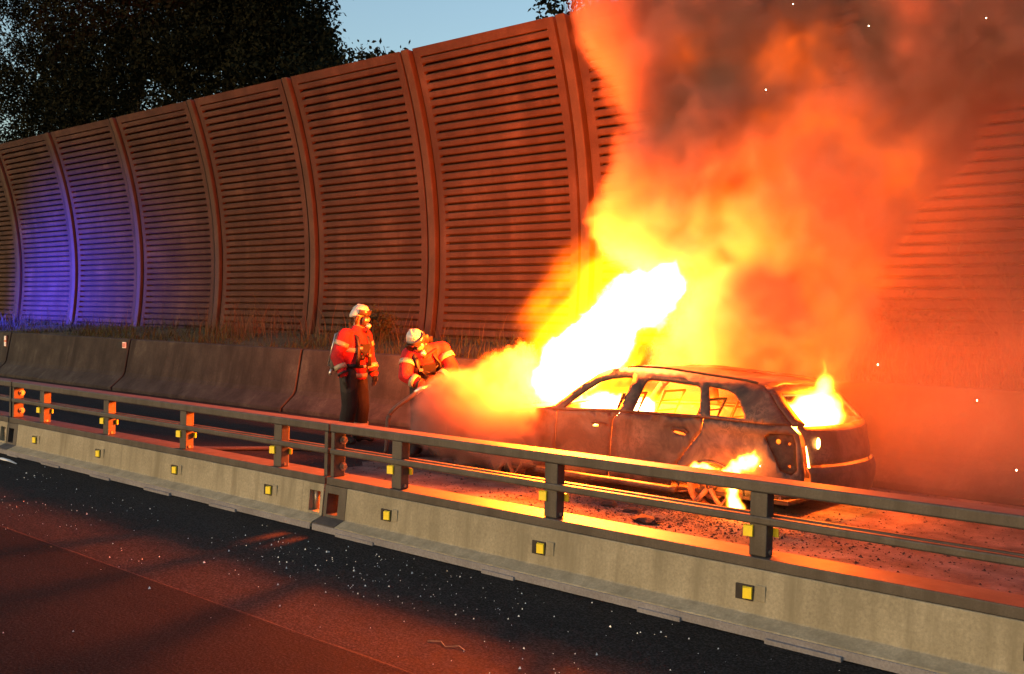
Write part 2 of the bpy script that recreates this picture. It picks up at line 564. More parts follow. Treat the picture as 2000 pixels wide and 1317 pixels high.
mb.tube([(-11.42, 4.60, 0.03), (-11.30, 4.63, 0.05), (-11.18, 4.66, 0.04), (-11.08, 4.70, 0.012)], [0.02, 0.03, 0.025, 0.01], 8, flat=0.4)
tag(mb.build('litter_strip', M_white, smooth=True), 'crumpled white strip of litter beside the barrier foot', 'litter')
mb = MB(); mb.tube([(-3.68, 3.66, 0.007), (-3.62, 3.70, 0.010), (-3.55, 3.66, 0.008), (-3.50, 3.71, 0.011), (-3.44, 3.69, 0.007)], 0.0016, 5)
tag(mb.build('twig', mat_plain('pale_twig', (0.35, 0.26, 0.17), 0.8)), 'small dry twig lying on the near asphalt', 'twig')

# ------------------------------------------------------------------ the burning car
ZC = 1.68
Y_SIDE, Y_MID = 8.03, 8.90
car = empty('burnt_car', (-5.5, Y_MID, 0.004), 'burnt out hatchback estate car with empty windows and flames inside', 'car')

def mat_burnt():
    m, nt, b = new_mat('burnt_car_metal')
    p = wpos(nt)
    n1 = noise_node(nt, p, 2.3, 8, 0.65, dist=0.6)
    c = ramp(nt, n1, [(0.30, (0.007, 0.006, 0.005)), (0.42, (0.017, 0.012, 0.010)), (0.50, (0.055, 0.036, 0.027)), (0.60, (0.10, 0.070, 0.053)), (0.75, (0.045, 0.026, 0.017))])
    n2 = noise_node(nt, p, 26.0, 6, 0.7, dist=0.8)
    f = ramp(nt, n2, [(0.48, 0.0), (0.56, 1.0)])
    n3 = noise_node(nt, p, 1.6, 4, 0.5)
    f3 = ramp(nt, n3, [(0.45, 0.0), (0.6, 1.0)])
    f = mix(nt, 1.0, f, f3, 'MULTIPLY')
    c = mix(nt, f, c, (0.03, 0.022, 0.018))
    nt.links.new(c, b.inputs['Base Color'])
    b.inputs['Roughness'].default_value = 0.62
    b.inputs['Metallic'].default_value = 0.15
    bump(nt, b, n2, 0.35, 0.006)
    return m
M_burnt = mat_burnt()
M_char = mat_surface('charred', [(0.3, (0.016, 0.013, 0.012)), (0.7, (0.06, 0.045, 0.035))], 9, 0.85, 60, bump_s=0.7, bump_d=0.01)
M_rust = mat_surface('scorched_rim', [(0.3, (0.12, 0.06, 0.03)), (0.7, (0.33, 0.2, 0.12))], 9, 0.6, 60, bump_s=0.4, bump_d=0.006, metal=0.3)
M_glow = mat_emit('glowing_embers', (1.0, 0.45, 0.10), 9.0)

def inset(x, z):
    d = 0.0
    if z > 0.80: d += (z - 0.80) * 0.52
    if z > 1.15: d += (z - 1.15) * 0.9
    if z < 0.34: d += (0.34 - z) * 0.25
    if z > 0.62 and z < 0.80: d += 0.012 * math.sin((z - 0.62) / 0.18 * math.pi)
    if x > -4.05: d += (x + 4.05) ** 2 * 0.75
    if x < -6.95: d += (-6.95 - x) ** 2 * 0.9
    d -= 0.02 * math.exp(-((x + 4.5) / 0.5) ** 2) * max(0, 1 - abs(z - 0.42) / 0.25)
    return d

def car_pt(x, z, side=0, extra=0.0):
    """side 0: flank towards the carriageway, 1: flank towards the embankment"""
    d = inset(x, z) + extra
    Y = Y_SIDE + d
    s = Y / Y_SIDE
    w = 0.016 * mnoise.noise((x * 3.1, z * 3.7, 1.3 + side)) + 0.006 * mnoise.noise((x * 9, z * 9, 4.3 + side))
    X, Z = x * s, ZC - (ZC - z) * s
    return (X, Y + w, Z) if side == 0 else (X, 2 * Y_MID - Y - w, Z)

def inpoly(p, poly):
    x, y = p
    c = False
    for i in range(len(poly)):
        (x1, y1), (x2, y2) = poly[i], poly[i - 1]
        if (y1 > y) != (y2 > y) and x < (x2 - x1) * (y - y1) / (y2 - y1) + x1: c = not c
    return c

def densify(poly, step=0.05):
    out = []
    for i, p in enumerate(poly):
        q = poly[(i + 1) % len(poly)]
        n = max(1, int(math.hypot(q[0] - p[0], q[1] - p[1]) / step))
        out += [(p[0] + (q[0] - p[0]) * k / n, p[1] + (q[1] - p[1]) * k / n) for k in range(n)]
    return out

def sheet2d(outer, holes=(), step=0.06):
    o = densify(outer, step)
    hs = [densify(h, step) for h in holes]
    vs, es = [], []
    for lp in [o] + hs:
        b = len(vs)
        vs += lp
        es += [(b + i, b + (i + 1) % len(lp)) for i in range(len(lp))]
    x0, x1 = min(p[0] for p in o), max(p[0] for p in o)
    z0, z1 = min(p[1] for p in o), max(p[1] for p in o)
    x = x0 + step / 2
    k = 0
    while x < x1:
        z = z0 + step * (0.5 if k % 2 else 0.25)
        while z < z1:
            p = (x, z)
            if inpoly(p, o) and not any(inpoly(p, h) for h in hs) and min(math.hypot(p[0] - q[0], p[1] - q[1]) for q in vs[:len(o) + sum(map(len, hs))]) > step * 0.45:
                vs.append(p)
            z += step
        x += step
        k += 1
    r = delaunay_2d_cdt([Vector(v) for v in vs], es, [], 0, 1e-5)
    V = [tuple(v) for v in r[0]]
    F = []
    for f in r[2]:
        c = (sum(V[i][0] for i in f) / len(f), sum(V[i][1] for i in f) / len(f))
        if inpoly(c, o) and not any(inpoly(c, h) for h in hs): F.append(tuple(f))
    return V, F

def car_panel(name, outer, holes=(), side=0, mat=None, parent=None, thick=0.014, label=None, step=0.06, extra=0.0):
    V, F = sheet2d(outer, holes, step)
    m = MB(); m.add([car_pt(x, z, side, extra) for x, z in V], F)
    o = m.build(name, mat or M_burnt, parent or car, smooth=True)
    sol = o.modifiers.new('thickness', 'SOLIDIFY'); sol.thickness = thick; sol.offset = 0
    if label: o['label'] = label
    return o

def arc(cx, cz, r, a0, a1, n=12):
    return [(cx + r * math.cos(R(a0 + (a1 - a0) * i / n)), cz + r * math.sin(R(a0 + (a1 - a0) * i / n))) for i in range(n + 1)]

W_FRONT = [(-6.20, 0.815), (-6.05, 0.925), (-5.89, 1.03), (-5.75, 1.11), (-5.61, 1.155), (-5.45, 1.178), (-5.37, 1.178), (-5.345, 1.16), (-5.36, 1.13), (-5.505, 0.852)]
W_REAR = [(-5.36, 0.848), (-5.235, 1.10), (-5.20, 1.15), (-5.15, 1.168), (-4.95, 1.162), (-4.66, 1.14), (-4.625, 1.12), (-4.615, 1.08), (-4.62, 0.868), (-4.66, 0.862)]
W_QUART = [(-4.545, 1.13), (-4.53, 1.142), (-4.34, 1.115), (-4.27, 1.085), (-4.225, 1.02), (-4.175, 0.90), (-4.18, 0.872), (-4.21, 0.862), (-4.525, 0.868)]
GREEN = [(-6.42, 0.80), (-6.30, 0.83), (-6.10, 0.965), (-5.92, 1.085), (-5.76, 1.175), (-5.61, 1.225), (-5.35, 1.255), (-5.0, 1.255), (-4.62, 1.222), (-4.21, 1.19), (-4.00, 1.155), (-3.95, 1.12),
         (-3.88, 1.01), (-3.78, 0.885), (-3.735, 0.848), (-4.0, 0.838), (-4.56, 0.845), (-5.48, 0.832), (-6.25, 0.792)]
FENDER = [(-7.50, 0.22), (-7.53, 0.40), (-7.50, 0.58), (-7.30, 0.66), (-6.95, 0.735), (-6.44, 0.792), (-6.285, 0.788), (-6.30, 0.20), (-6.56, 0.20)] + arc(-6.94, 0.17, 0.36, 8, 172) + [(-7.32, 0.20)]
DOOR_F = [(-6.275, 0.786), (-5.505, 0.826), (-5.585, 0.755), (-5.60, 0.60), (-5.63, 0.19), (-6.29, 0.19)]
DOOR_R = [(-5.49, 0.826), (-4.592, 0.839), (-4.62, 0.71), (-4.77, 0.53), (-4.885, 0.36), (-4.91, 0.19), (-5.615, 0.19), (-5.588, 0.60), (-5.573, 0.75)]
QUARTER = [(-4.578, 0.839), (-4.0, 0.832), (-3.738, 0.842), (-3.665, 0.775), (-3.625, 0.60), (-3.60, 0.44), (-3.62, 0.24), (-3.80, 0.205), (-4.155, 0.19)] + arc(-4.50, 0.11, 0.345, 12, 165, 16) + [(-4.88, 0.30), (-4.872, 0.36), (-4.757, 0.53), (-4.607, 0.71)]
LAMP = [(-3.985, 0.735), (-3.93, 0.765), (-3.715, 0.77), (-3.69, 0.70), (-3.665, 0.47), (-3.72, 0.42), (-3.83, 0.45), (-3.90, 0.58)]
H_F = [(-5.83, 0.672), (-5.80, 0.69), (-5.755, 0.688), (-5.75, 0.668), (-5.81, 0.663)]
H_R = [(-4.905, 0.688), (-4.885, 0.705), (-4.79, 0.692), (-4.765, 0.672), (-4.80, 0.668), (-4.86, 0.676)]
SILL = [(-6.55, 0.135), (-6.55, 0.178), (-4.86, 0.178), (-4.86, 0.135)]
for side in (0, 1):
    hf, hr = ([H_F], [H_R]) if side == 0 else ((), ())
    car_panel('window_frame', GREEN, [W_FRONT, W_REAR, W_QUART], side, thick=0.035, step=0.05)
    car_panel('front_fender', FENDER, (), side)
    d1 = car_panel('front_door', DOOR_F, hf, side)
    d2 = car_panel('rear_door', DOOR_R, hr, side)
    car_panel('rear_quarter_panel', QUARTER, [LAMP] if side == 0 else (), side, step=0.045)
    car_panel('sill', SILL, (), side, thick=0.05, extra=0.02)
    if side == 0:
        for d, x, z in ((d1, -5.74, 0.70), (d2, -4.83, 0.716)):
            pts_ = [car_pt(x - 0.09, z - 0.004, 0, -0.012), car_pt(x - 0.05, z + 0.008, 0, -0.026), car_pt(x + 0.04, z + 0.004, 0, -0.026), car_pt(x + 0.085, z - 0.012, 0, -0.012)]
            MB().tube(pts_, 0.011, 6).build('door_handle', M_char, d, True)
        # lamp housing set back behind its opening, with glowing holes
        lh = car_panel('lamp_housing', LAMP, [arc(-3.85, 0.70, 0.022, 0, 330, 9), arc(-3.745, 0.69, 0.013, 0, 320, 7), arc(-3.735, 0.50, 0.013, 0, 320, 7)], 0, M_char, thick=0.006, step=0.04, extra=0.03)
# raised beading round the near windows
for W in (W_FRONT, W_REAR, W_QUART):
    pts_ = [car_pt(x, z, 0, -0.010) for x, z in densify(W, 0.06)]
    MB().tube(pts_ + [pts_[0], pts_[1]], 0.008, 6).build('window_seal', M_char, car, True)
# wheel-arch lip
MB().tube([car_pt(x, z, 0, -0.012) for x, z in arc(-4.50, 0.11, 0.345, 14, 165, 18)], 0.011, 6).build('arch_lip', M_burnt, car, True)

def roof_edge(t):
    xs_ = [-5.64, -5.35, -5.0, -4.62, -4.21, -3.99]
    zs_ = [1.222, 1.258, 1.258, 1.225, 1.193, 1.155]
    x = xs_[0] + (xs_[-1] - xs_[0]) * t
    return x, float(np.interp(x, xs_, zs_))
def span_grid(edge_fn, nx, ny, crown, name, mat, thick=0.016, sag=0.0):
    rs = []
    for i in range(nx + 1):
        x, z = edge_fn(i / nx)
        a = Vector(car_pt(x, z, 0)); b = Vector(car_pt(x, z, 1))
        row = []
        for j in range(ny + 1):
            u = j / ny
            q = a.lerp(b, u)
            q.z += crown * (1 - (2 * u - 1) ** 2) - sag * math.exp(-((u - 0.55) / 0.25) ** 2) * math.exp(-((i / nx - 0.5) / 0.3) ** 2)
            q.z += 0.014 * mnoise.noise((q.x * 4, q.y * 4, 7)) + 0.006 * mnoise.noise((q.x * 13, q.y * 13, 2))
            row.append(q)
        rs.append(row)
    m = MB(); m.rings(rs, cap=False, closed=False)
    o = m.build(name, mat, car, True)
    so = o.modifiers.new('thickness', 'SOLIDIFY'); so.thickness = thick
    return o
span_grid(roof_edge, 16, 14, 0.035, 'roof', M_burnt, sag=0.07)
def bonnet_edge(t):
    x = -7.44 + t * 1.06
    return x, float(np.interp(x, [-7.5, -7.3, -6.95, -6.44, -6.3], [0.585, 0.665, 0.74, 0.80, 0.81]))
span_grid(bonnet_edge, 12, 14, 0.05, 'bonnet', M_burnt)
for side in (0, 1):
    pts_ = [Vector(car_pt(*roof_edge(t), side)) + Vector((0, (0.03 if side == 0 else -0.03), 0.022)) for t in np.linspace(0.12, 0.95, 12)]
    MB().tube(pts_, 0.013, 6).build('roof_rail', M_char, car, True)

# tail: gate frame, lower gate panel, bumper; the plan of the tail bulges to the rear
def tail_pt(u, z):
    """u 0..1 across from the near flank to the far flank"""
    zz = [1.17, 1.12, 1.01, 0.885, 0.848, 0.775, 0.60, 0.50, 0.44, 0.24]
    xx = [-3.985, -3.95, -3.88, -3.78, -3.735, -3.665, -3.625, -3.605, -3.565, -3.60]
    x = float(np.interp(-z, [-q for q in zz], xx))
    a = Vector(car_pt(x, z, 0)); b = Vector(car_pt(x, z, 1))
    q = a.lerp(b, u)
    q.x += (0.17 if z < 0.84 else 0.10 + 0.07 * max(0, (1.15 - z) / 0.31)) * (1 - abs(2 * u - 1) ** 2.6)
    return q
def tail_sheet(name, u0, u1, z0, z1, nu, nz, mat, thick=0.02, out=0.0):
    rs = []
    for i in range(nz + 1):
        z = z0 + (z1 - z0) * i / nz
        rs.append([tail_pt(u0 + (u1 - u0) * j / nu, z) + Vector((out, 0, 0)) for j in range(nu + 1)])
    m = MB(); m.rings(rs, cap=False, closed=False)
    o = m.build(name, mat, car, True)
    so = o.modifiers.new('thickness', 'SOLIDIFY'); so.thickness = thick
    return o
tg = tail_sheet('tailgate', 0.03, 0.97, 0.52, 0.838, 20, 6, M_burnt)
tail_sheet('gate_header', 0.0, 1.0, 1.10, 1.165, 16, 2, M_burnt, 0.03)
tail_sheet('gate_pillar', 0.0, 0.07, 0.838, 1.10, 2, 6, M_burnt, 0.03)
tail_sheet('gate_pillar', 0.93, 1.0, 0.838, 1.10, 2, 6, M_burnt, 0.03)
tail_sheet('rear_bumper', 0.0, 1.0, 0.235, 0.505, 24, 5, M_burnt, 0.03, out=0.035)
# glowing remains of the gate lamp and the gap at the tailgate edge
gl = []
for u, z, w, h in ((0.105, 0.70, 0.03, 0.05),):
    q = tail_pt(u, z)
    gl.append(MB().rings([[(q.x + 0.012, q.y + w * 1.3 * math.cos(a), q.z + h * math.sin(a)) for a in np.linspace(0, 5.8, 12)], [(q.x + 0.02, q.y + w * math.cos(a), q.z + h * 0.8 * math.sin(a)) for a in np.linspace(0, 5.8, 12)]]).build('glowing_lamp_hole', M_glow, car))
mb = MB()
mb.tube([tail_pt(0.028, z) + Vector((0.004, -0.004, 0)) for z in np.linspace(0.44, 0.68, 8)], [0.004, 0.008, 0.009, 0.008, 0.008, 0.006, 0.005, 0.003], 6)
mb.build('glowing_gap', M_glow, car, True)
# floor pan, burnt seat frames, dashboard bar, engine block
MB().box(-7.2, -3.8, 8.16, 9.62, 0.13, 0.17).build('floor_pan', M_char, car, bevel=0.01)
def seat(x, y):
    s = MB()
    s.tube([(x + 0.1, y - 0.2, 0.45), (x + 0.34, y - 0.2, 0.98), (x + 0.34, y + 0.2, 0.98), (x + 0.1, y + 0.2, 0.45)], 0.02, 6)
    for k in range(4):
        f = 0.2 + k * 0.2
        s.tube([(x + 0.1 + 0.24 * f, y - 0.2, 0.45 + 0.53 * f), (x + 0.1 + 0.24 * f, y + 0.2, 0.45 + 0.53 * f)], 0.008, 5)
    s.tube([(x - 0.35, y - 0.2, 0.40), (x + 0.1, y - 0.2, 0.42), (x + 0.1, y + 0.2, 0.42), (x - 0.35, y + 0.2, 0.40), (x - 0.35, y - 0.2, 0.40)], 0.02, 6)
    s.box(x - 0.3, x + 0.05, y - 0.18, y + 0.18, 0.172, 0.39)
    s.build('seat_frame', M_char, car)
for x, y in ((-6.0, 8.52), (-6.0, 9.28), (-5.1, 8.55), (-5.1, 9.25)): seat(x, y)
MB().tube([(-6.75, 8.3, 0.70), (-6.75, 9.5, 0.70)], 0.07, 8).build('dashboard_bar', M_char, car, True)
MB().box(-7.35, -6.85, 8.4, 9.35, 0.25, 0.58).build('engine_block', M_char, car, bevel=0.05)
fb = MB(); fb.rings([[(-7.50 - 0.16 * (1 - (2 * u - 1) ** 2) * (1 if 0.25 < z < 0.5 else 0.8) + 0.0, Y_SIDE + 0.28 + u * (2 * (Y_MID - Y_SIDE) - 0.56), z) for u in np.linspace(0, 1, 14)] for z in (0.2, 0.26, 0.4, 0.5, 0.58)], cap=False, closed=False)
o = fb.build('front_bumper', M_burnt, car, True); o.modifiers.new('thickness', 'SOLIDIFY').thickness = 0.02

def wheel(cx, cy, face):
    w = empty('wheel', (0, 0, 0))
    w.parent = car
    w.location = Vector((cx, cy, 0.215)) - wloc(car)
    C = Vector((cx, cy, 0.215))
    prof = [(0.205, 0.0), (0.214, 0.006), (0.205, 0.02), (0.19, 0.03), (0.185, 0.13), (0.200, 0.15), (0.212, 0.165), (0.205, 0.17)]
    r_ = MB()
    n = 32
    r_.rings([[C + Vector((r * math.cos(2 * math.pi * k / n), face * (-d), r * math.sin(2 * math.pi * k / n))) for k in range(n)] for r, d in [(a, b) for a, b in prof]], cap=False)
    rim = r_.build('rim', M_rust, w, True)
    rim.modifiers.new('t', 'SOLIDIFY').thickness = 0.006
    for k in range(5):
        a = 2 * math.pi * k / 5 + 0.3
        e = Vector((math.cos(a), 0, math.sin(a)))
        MB().tube([C + e * 0.03 + Vector((0, -face * 0.03, 0)), C + e * 0.12 + Vector((0, -face * 0.012, 0)), C + e * 0.195 + Vector((0, -face * 0.02, 0))], [0.03, 0.022, 0.03], 6).build('spoke', M_rust, rim, True)
    d_ = MB(); d_.rings([[C + Vector((r * math.cos(2 * math.pi * k / 28), -face * dd, r * math.sin(2 * math.pi * k / 28))) for k in range(28)] for r, dd in ((0.13, 0.085), (0.13, 0.10), (0.02, 0.10))])
    d_.build('brake_disc', M_rust, w, True)
    MB().tube([C + Vector((0, -face * 0.02, 0)), C + Vector((0, -face * 0.12, 0))], 0.055, 12).build('hub', M_char, w, True)
    # shreds of burnt tyre wire under the rim
    m_ = MB()
    for k in range(7):
        a = R(200 + k * 22)
        p0 = C + Vector((0.216 * math.cos(a), -face * random.uniform(0.02, 0.14), 0.214 * math.sin(a)))
        m_.tube([p0, p0 + Vector((random.uniform(-0.06, 0.06), random.uniform(-0.05, 0.05), -0.004)), p0 + Vector((random.uniform(-0.15, 0.15), random.uniform(-0.1, 0.05), -0.02 if p0.z > 0.05 else 0))], 0.006, 5)
    tw = m_.build('tyre_wire', M_char, w); tw['kind'] = 'stuff'
for cx in (-4.56, -7.02):
    wheel(cx, Y_SIDE + 0.06, -1)
    wheel(cx, 2 * Y_MID - Y_SIDE - 0.06, 1)

# ash and foam residue, paled to paint in firelit ground, with a ragged edge
M_firelit_ash = mat_surface('firelit_ash_residue', [(0.3, (0.030, 0.027, 0.024)), (0.5, (0.085, 0.075, 0.066)), (0.7, (0.17, 0.15, 0.13))], 2.6, 0.9, 45, bump_s=0.7, bump_d=0.012)
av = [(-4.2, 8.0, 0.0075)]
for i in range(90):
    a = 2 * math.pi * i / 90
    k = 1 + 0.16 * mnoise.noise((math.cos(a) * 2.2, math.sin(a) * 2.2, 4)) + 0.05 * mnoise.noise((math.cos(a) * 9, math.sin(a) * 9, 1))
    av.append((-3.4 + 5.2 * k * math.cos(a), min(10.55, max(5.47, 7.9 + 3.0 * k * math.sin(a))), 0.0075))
o = MB().add(av, [(0, 1 + i, 1 + (i + 1) % 90) for i in range(90)]).build('firelit_ash_patch', M_firelit_ash)
tag(o, 'ash and foam residue round the burning car, paled like firelit ground', kind='stuff')
# charred debris round the car
tri = []
nd = 9000
dx = np.concatenate([rng.uniform(-9.5, -1.0, nd // 2), rng.normal(-4.6, 0.9, nd // 2)])
dy = np.concatenate([rng.uniform(6.0, 10.5, nd // 2), rng.normal(7.6, 0.45, nd // 2)])
for x, y in zip(dx, dy):
    s = rng.gamma(2.0, 0.0024) + 0.002
    if not 5.6 < y < 10.5: continue
    a0 = rng.uniform(0, 6.28)
    b = [(x + s * math.cos(a0 + k * 2.1) * rng.uniform(0.6, 1.6), y + s * math.sin(a0 + k * 2.1) * rng.uniform(0.6, 1.6), 0.005) for k in range(3)]
    b = [(q[0], q[1], 0.008) for q in b]
    t_ = (x + rng.normal(0, s * 0.3), y + rng.normal(0, s * 0.3), 0.008 + s * rng.uniform(0.4, 1.1))
    tri += [b[0], b[1], t_, b[1], b[2], t_, b[2], b[0], t_]
o = link_mesh('charred_debris', fast_mesh('charred_debris', tri, 3), M_char)
tag(o, 'black charred crumbs scattered on the asphalt around the car', 'debris', kind='stuff')
def chunk(name, c, size, label, seed):
    bm = bmesh.new()
    bmesh.ops.create_icosphere(bm, subdivisions=2, radius=1.0)
    for v in bm.verts:
        k = 1 + 0.45 * mnoise.noise(v.co * 1.7 + Vector((seed, 0, 0)))
        v.co = Vector((v.co.x * size[0] * k, v.co.y * size[1] * k, max(v.co.z, -0.35) * size[2] * k))
    me = bpy.data.meshes.new(name); bm.to_mesh(me); bm.free()
    me.transform(Matrix.Translation(c))
    return tag(link_mesh(name, me, M_char, loc=(c[0], c[1], 0.005)), label, 'debris')
chunk('melted_lump', (-5.28, 7.55, 0.03), (0.10, 0.06, 0.035), 'flat charred lump of melted plastic under the rear door', 3)
chunk('melted_lump', (-4.95, 7.45, 0.02), (0.09, 0.06, 0.04), 'small charred lump lying before the rear wheel', 9)
chunk('melted_lump', (-4.6, 7.15, 0.03), (0.13, 0.08, 0.04), 'wide charred heap on the asphalt before the rear wheel', 5)

# ------------------------------------------------------------------ fire and smoke: real volumes on grids
class Fld:
    def __init__(s, name):
        s.ng = bpy.data.node_groups.new(name, 'GeometryNodeTree')
        s.ng.interface.new_socket('Geometry', in_out='OUTPUT', socket_type='NodeSocketGeometry')
        s.N, s.L = s.ng.nodes, s.ng.links
        s.pos = s.N.new('GeometryNodeInputPosition').outputs[0]

    def _in(s, sock, v):
        if isinstance(v, (int, float)): sock.default_value = v
        elif isinstance(v, (tuple, list, Vector)): sock.default_value = tuple(v)
        else: s.L.new(v, sock)

    def m(s, op, a, b=None, c=None, clamp=False):
        n = s.N.new('ShaderNodeMath'); n.operation = op; n.use_clamp = clamp
        for i, v in enumerate((a, b, c)):
            if v is not None: s._in(n.inputs[i], v)
        return n.outputs[0]

    def v(s, op, a, b=None):
        n = s.N.new('ShaderNodeVectorMath'); n.operation = op
        s._in(n.inputs[0], a)
        if b is not None:
            if op == 'SCALE': s._in(n.inputs['Scale'], b)
            else: s._in(n.inputs[1], b)
        return n.outputs['Value'] if op in ('LENGTH', 'DOT_PRODUCT') else n.outputs[0]

    def noise(s, p, scale, detail=3, rough=0.55, color=False):
        n = s.N.new('ShaderNodeTexNoise')
        n.inputs['Scale'].default_value = scale; n.inputs['Detail'].default_value = detail; n.inputs['Roughness'].default_value = rough
        s.L.new(p, n.inputs['Vector'])
        return n.outputs['Color'] if color else n.outputs['Fac']

    def warp(s, p, scale, amp, detail=2, off=(0, 0, 0)):
        q = s.v('ADD', p, off)
        c = s.v('SUBTRACT', s.noise(q, scale, detail, 0.55, True), (0.5, 0.5, 0.5))
        return s.v('ADD', p, s.v('SCALE', c, amp * 2))

    def blobs(s, p, bl, k=0.25):
        f = None
        for c, r in bl:
            if isinstance(r, (int, float)): r = (r, r, r)
            mean = (r[0] + r[1] + r[2]) / 3
            d = s.v('LENGTH', s.v('DIVIDE', s.v('SUBTRACT', p, c), r))
            val = s.m('MULTIPLY', s.m('SUBTRACT', 1.0, d), mean)
            f = val if f is None else s.m('SMOOTH_MAX', f, val, k)
        return f

    def billow(s, p, scale, detail=4, rough=0.6):
        """rounded cauliflower noise: 1 on the lobes, 0 in the creases"""
        n = s.noise(p, scale, detail, rough)
        return s.m('SUBTRACT', 1.0, s.m('MULTIPLY', s.m('ABSOLUTE', s.m('SUBTRACT', n, 0.5)), 4.0))

    def finish(s, dens, lo, hi, voxel, mat):
        vc = s.N.new('GeometryNodeVolumeCube')
        s.L.new(dens, vc.inputs['Density'])
        vc.inputs['Min'].default_value = lo; vc.inputs['Max'].default_value = hi
        for a, l, h in zip('XYZ', lo, hi): vc.inputs['Resolution ' + a].default_value = max(4, int((h - l) / voxel))
        sm = s.N.new('GeometryNodeSetMaterial'); sm.inputs['Material'].default_value = mat
        out = s.N.new('NodeGroupOutput')
        s.L.new(vc.outputs[0], sm.inputs[0]); s.L.new(sm.outputs[0], out.inputs[0])
        return s.ng


def vol_object(name, fld_group, mat, loc=(0, 0, 0)):
    me = bpy.data.meshes.new(name)
    me.materials.append(mat)
    o = bpy.data.objects.new(name, me)
    COL.objects.link(o)
    md = o.modifiers.new('grid', 'NODES')
    md.node_group = fld_group
    return o


def mat_smoke(name, albedo, density, aniso=0.0):
    m = bpy.data.materials.new(name); m.use_nodes = True
    nt = m.node_tree; nt.nodes.clear()
    out = nt.nodes.new('ShaderNodeOutputMaterial')
    pv = nt.nodes.new('ShaderNodeVolumePrincipled')
    pv.inputs['Color'].default_value = (*albedo, 1)
    pv.inputs['Density'].default_value = density
    pv.inputs['Anisotropy'].default_value = aniso
    nt.links.new(pv.outputs[0], out.inputs['Volume'])
    return m


def mat_fire(name, strength, stops, power=2.0, absorb=0.0):
    m = bpy.data.materials.new(name); m.use_nodes = True
    nt = m.node_tree; nt.nodes.clear()
    out = nt.nodes.new('ShaderNodeOutputMaterial')
    at = nt.nodes.new('ShaderNodeAttribute'); at.attribute_name = 'density'
    em = nt.nodes.new('ShaderNodeEmission')
    c = ramp(nt, at.outputs['Fac'], stops)
    nt.links.new(c, em.inputs['Color'])
    pw = nt.nodes.new('ShaderNodeMath'); pw.operation = 'POWER'; pw.inputs[1].default_value = power
    nt.links.new(at.outputs['Fac'], pw.inputs[0])
    ml = nt.nodes.new('ShaderNodeMath'); ml.operation = 'MULTIPLY'; ml.inputs[1].default_value = strength
    nt.links.new(pw.outputs[0], ml.inputs[0])
    nt.links.new(ml.outputs[0], em.inputs['Strength'])
    nt.links.new(em.outputs[0], out.inputs['Volume'])
    return m

# --- smoke
F = Fld('smoke_field')
p = F.warp(F.pos, 0.55, 0.35, 1)
p = F.warp(p, 1.6, 0.16, 2, (3, 1, 7))
p = F.warp(p, 4.5, 0.055, 2, (1, 9, 2))
# thick billowing column that leaves the windscreen and leans downwind along the wall
column = [ ((-4.95, 9.6, 1.75), (0.8, 0.6, 0.6)), ((-5.4, 10.1, 2.0), (0.9, 0.5, 0.8)), ((-5.6, 10.1, 1.3), (0.8, 0.45, 0.5)), ((-4.35, 9.8, 1.8), (0.7, 0.6, 0.6)), 
          ((-6.1, 9.4, 2.75), (0.6, 0.6, 0.5)), ((-5.75, 9.5, 3.25), (0.8, 0.8, 0.75)), ((-5.2, 9.7, 3.8), (0.95, 0.9, 0.8)), ((-5.85, 9.5, 4.5), (0.8, 0.8, 0.8)),
          ((-6.2, 9.5, 5.4), (0.9, 0.9, 0.9)), ((-4.9, 9.7, 5.0), (1.2, 1.0, 1.1)), ((-5.2, 9.6, 6.6), (1.6, 1.2, 1.0)), ((-4.4, 9.8, 2.9), (1.0, 0.9, 0.9)), ((-3.9, 10.0, 3.8), (1.0, 1.0, 0.9)), ((-3.3, 10.1, 4.8), (1.3, 1.2, 1.1)),
          ((-2.7, 10.2, 4.9), (1.2, 1.1, 1.0)), ((-3.2, 10.2, 6.2), (1.7, 1.3, 1.3))]
f1 = F.blobs(p, column, 0.3)
f1 = F.m('ADD', f1, F.m('MULTIPLY', F.m('SUBTRACT', F.billow(p, 1.5, 4, 0.62), 0.55), 0.24))
f1 = F.m('ADD', f1, F.m('MULTIPLY', F.m('SUBTRACT', F.billow(p, 4.2, 2, 0.5), 0.55), 0.07))
d1 = F.m('DIVIDE', f1, 0.20, clamp=True)
d1 = F.m('MULTIPLY', d1, F.m('MAXIMUM', 0.10, F.m('SUBTRACT', F.m('MULTIPLY', F.noise(p, 2.3, 6, 0.66), 6.5), 2.2)))
d1 = F.m('MULTIPLY', d1, F.m('MAXIMUM', 0.3, F.m('SUBTRACT', 1.3, F.m('MULTIPLY', F.v('DOT_PRODUCT', F.pos, (0, 0, 1)), 0.18))))
# dense low puffs rolling off the bonnet towards the camera side
puffs = [((-8.12, 9.0, 0.42), (0.40, 0.5, 0.36)), ((-7.95, 8.75, 0.72), (0.5, 0.5, 0.42)), ((-7.5, 8.75, 0.9), (0.5, 0.6, 0.42)), ((-7.55, 8.05, 0.66), (0.55, 0.40, 0.40)), ((-6.95, 7.92, 0.56), (0.45, 0.28, 0.34)), ((-7.72, 8.3, 0.30), (0.45, 0.4, 0.26))]
f3 = F.blobs(p, puffs, 0.12)
f3 = F.m('ADD', f3, F.m('MULTIPLY', F.m('SUBTRACT', F.billow(p, 3.6, 4, 0.6), 0.55), 0.20))
d3 = F.m('MULTIPLY', F.m('DIVIDE', f3, 0.06, clamp=True), 1.1)
d1 = F.m('MAXIMUM', d1, d3)
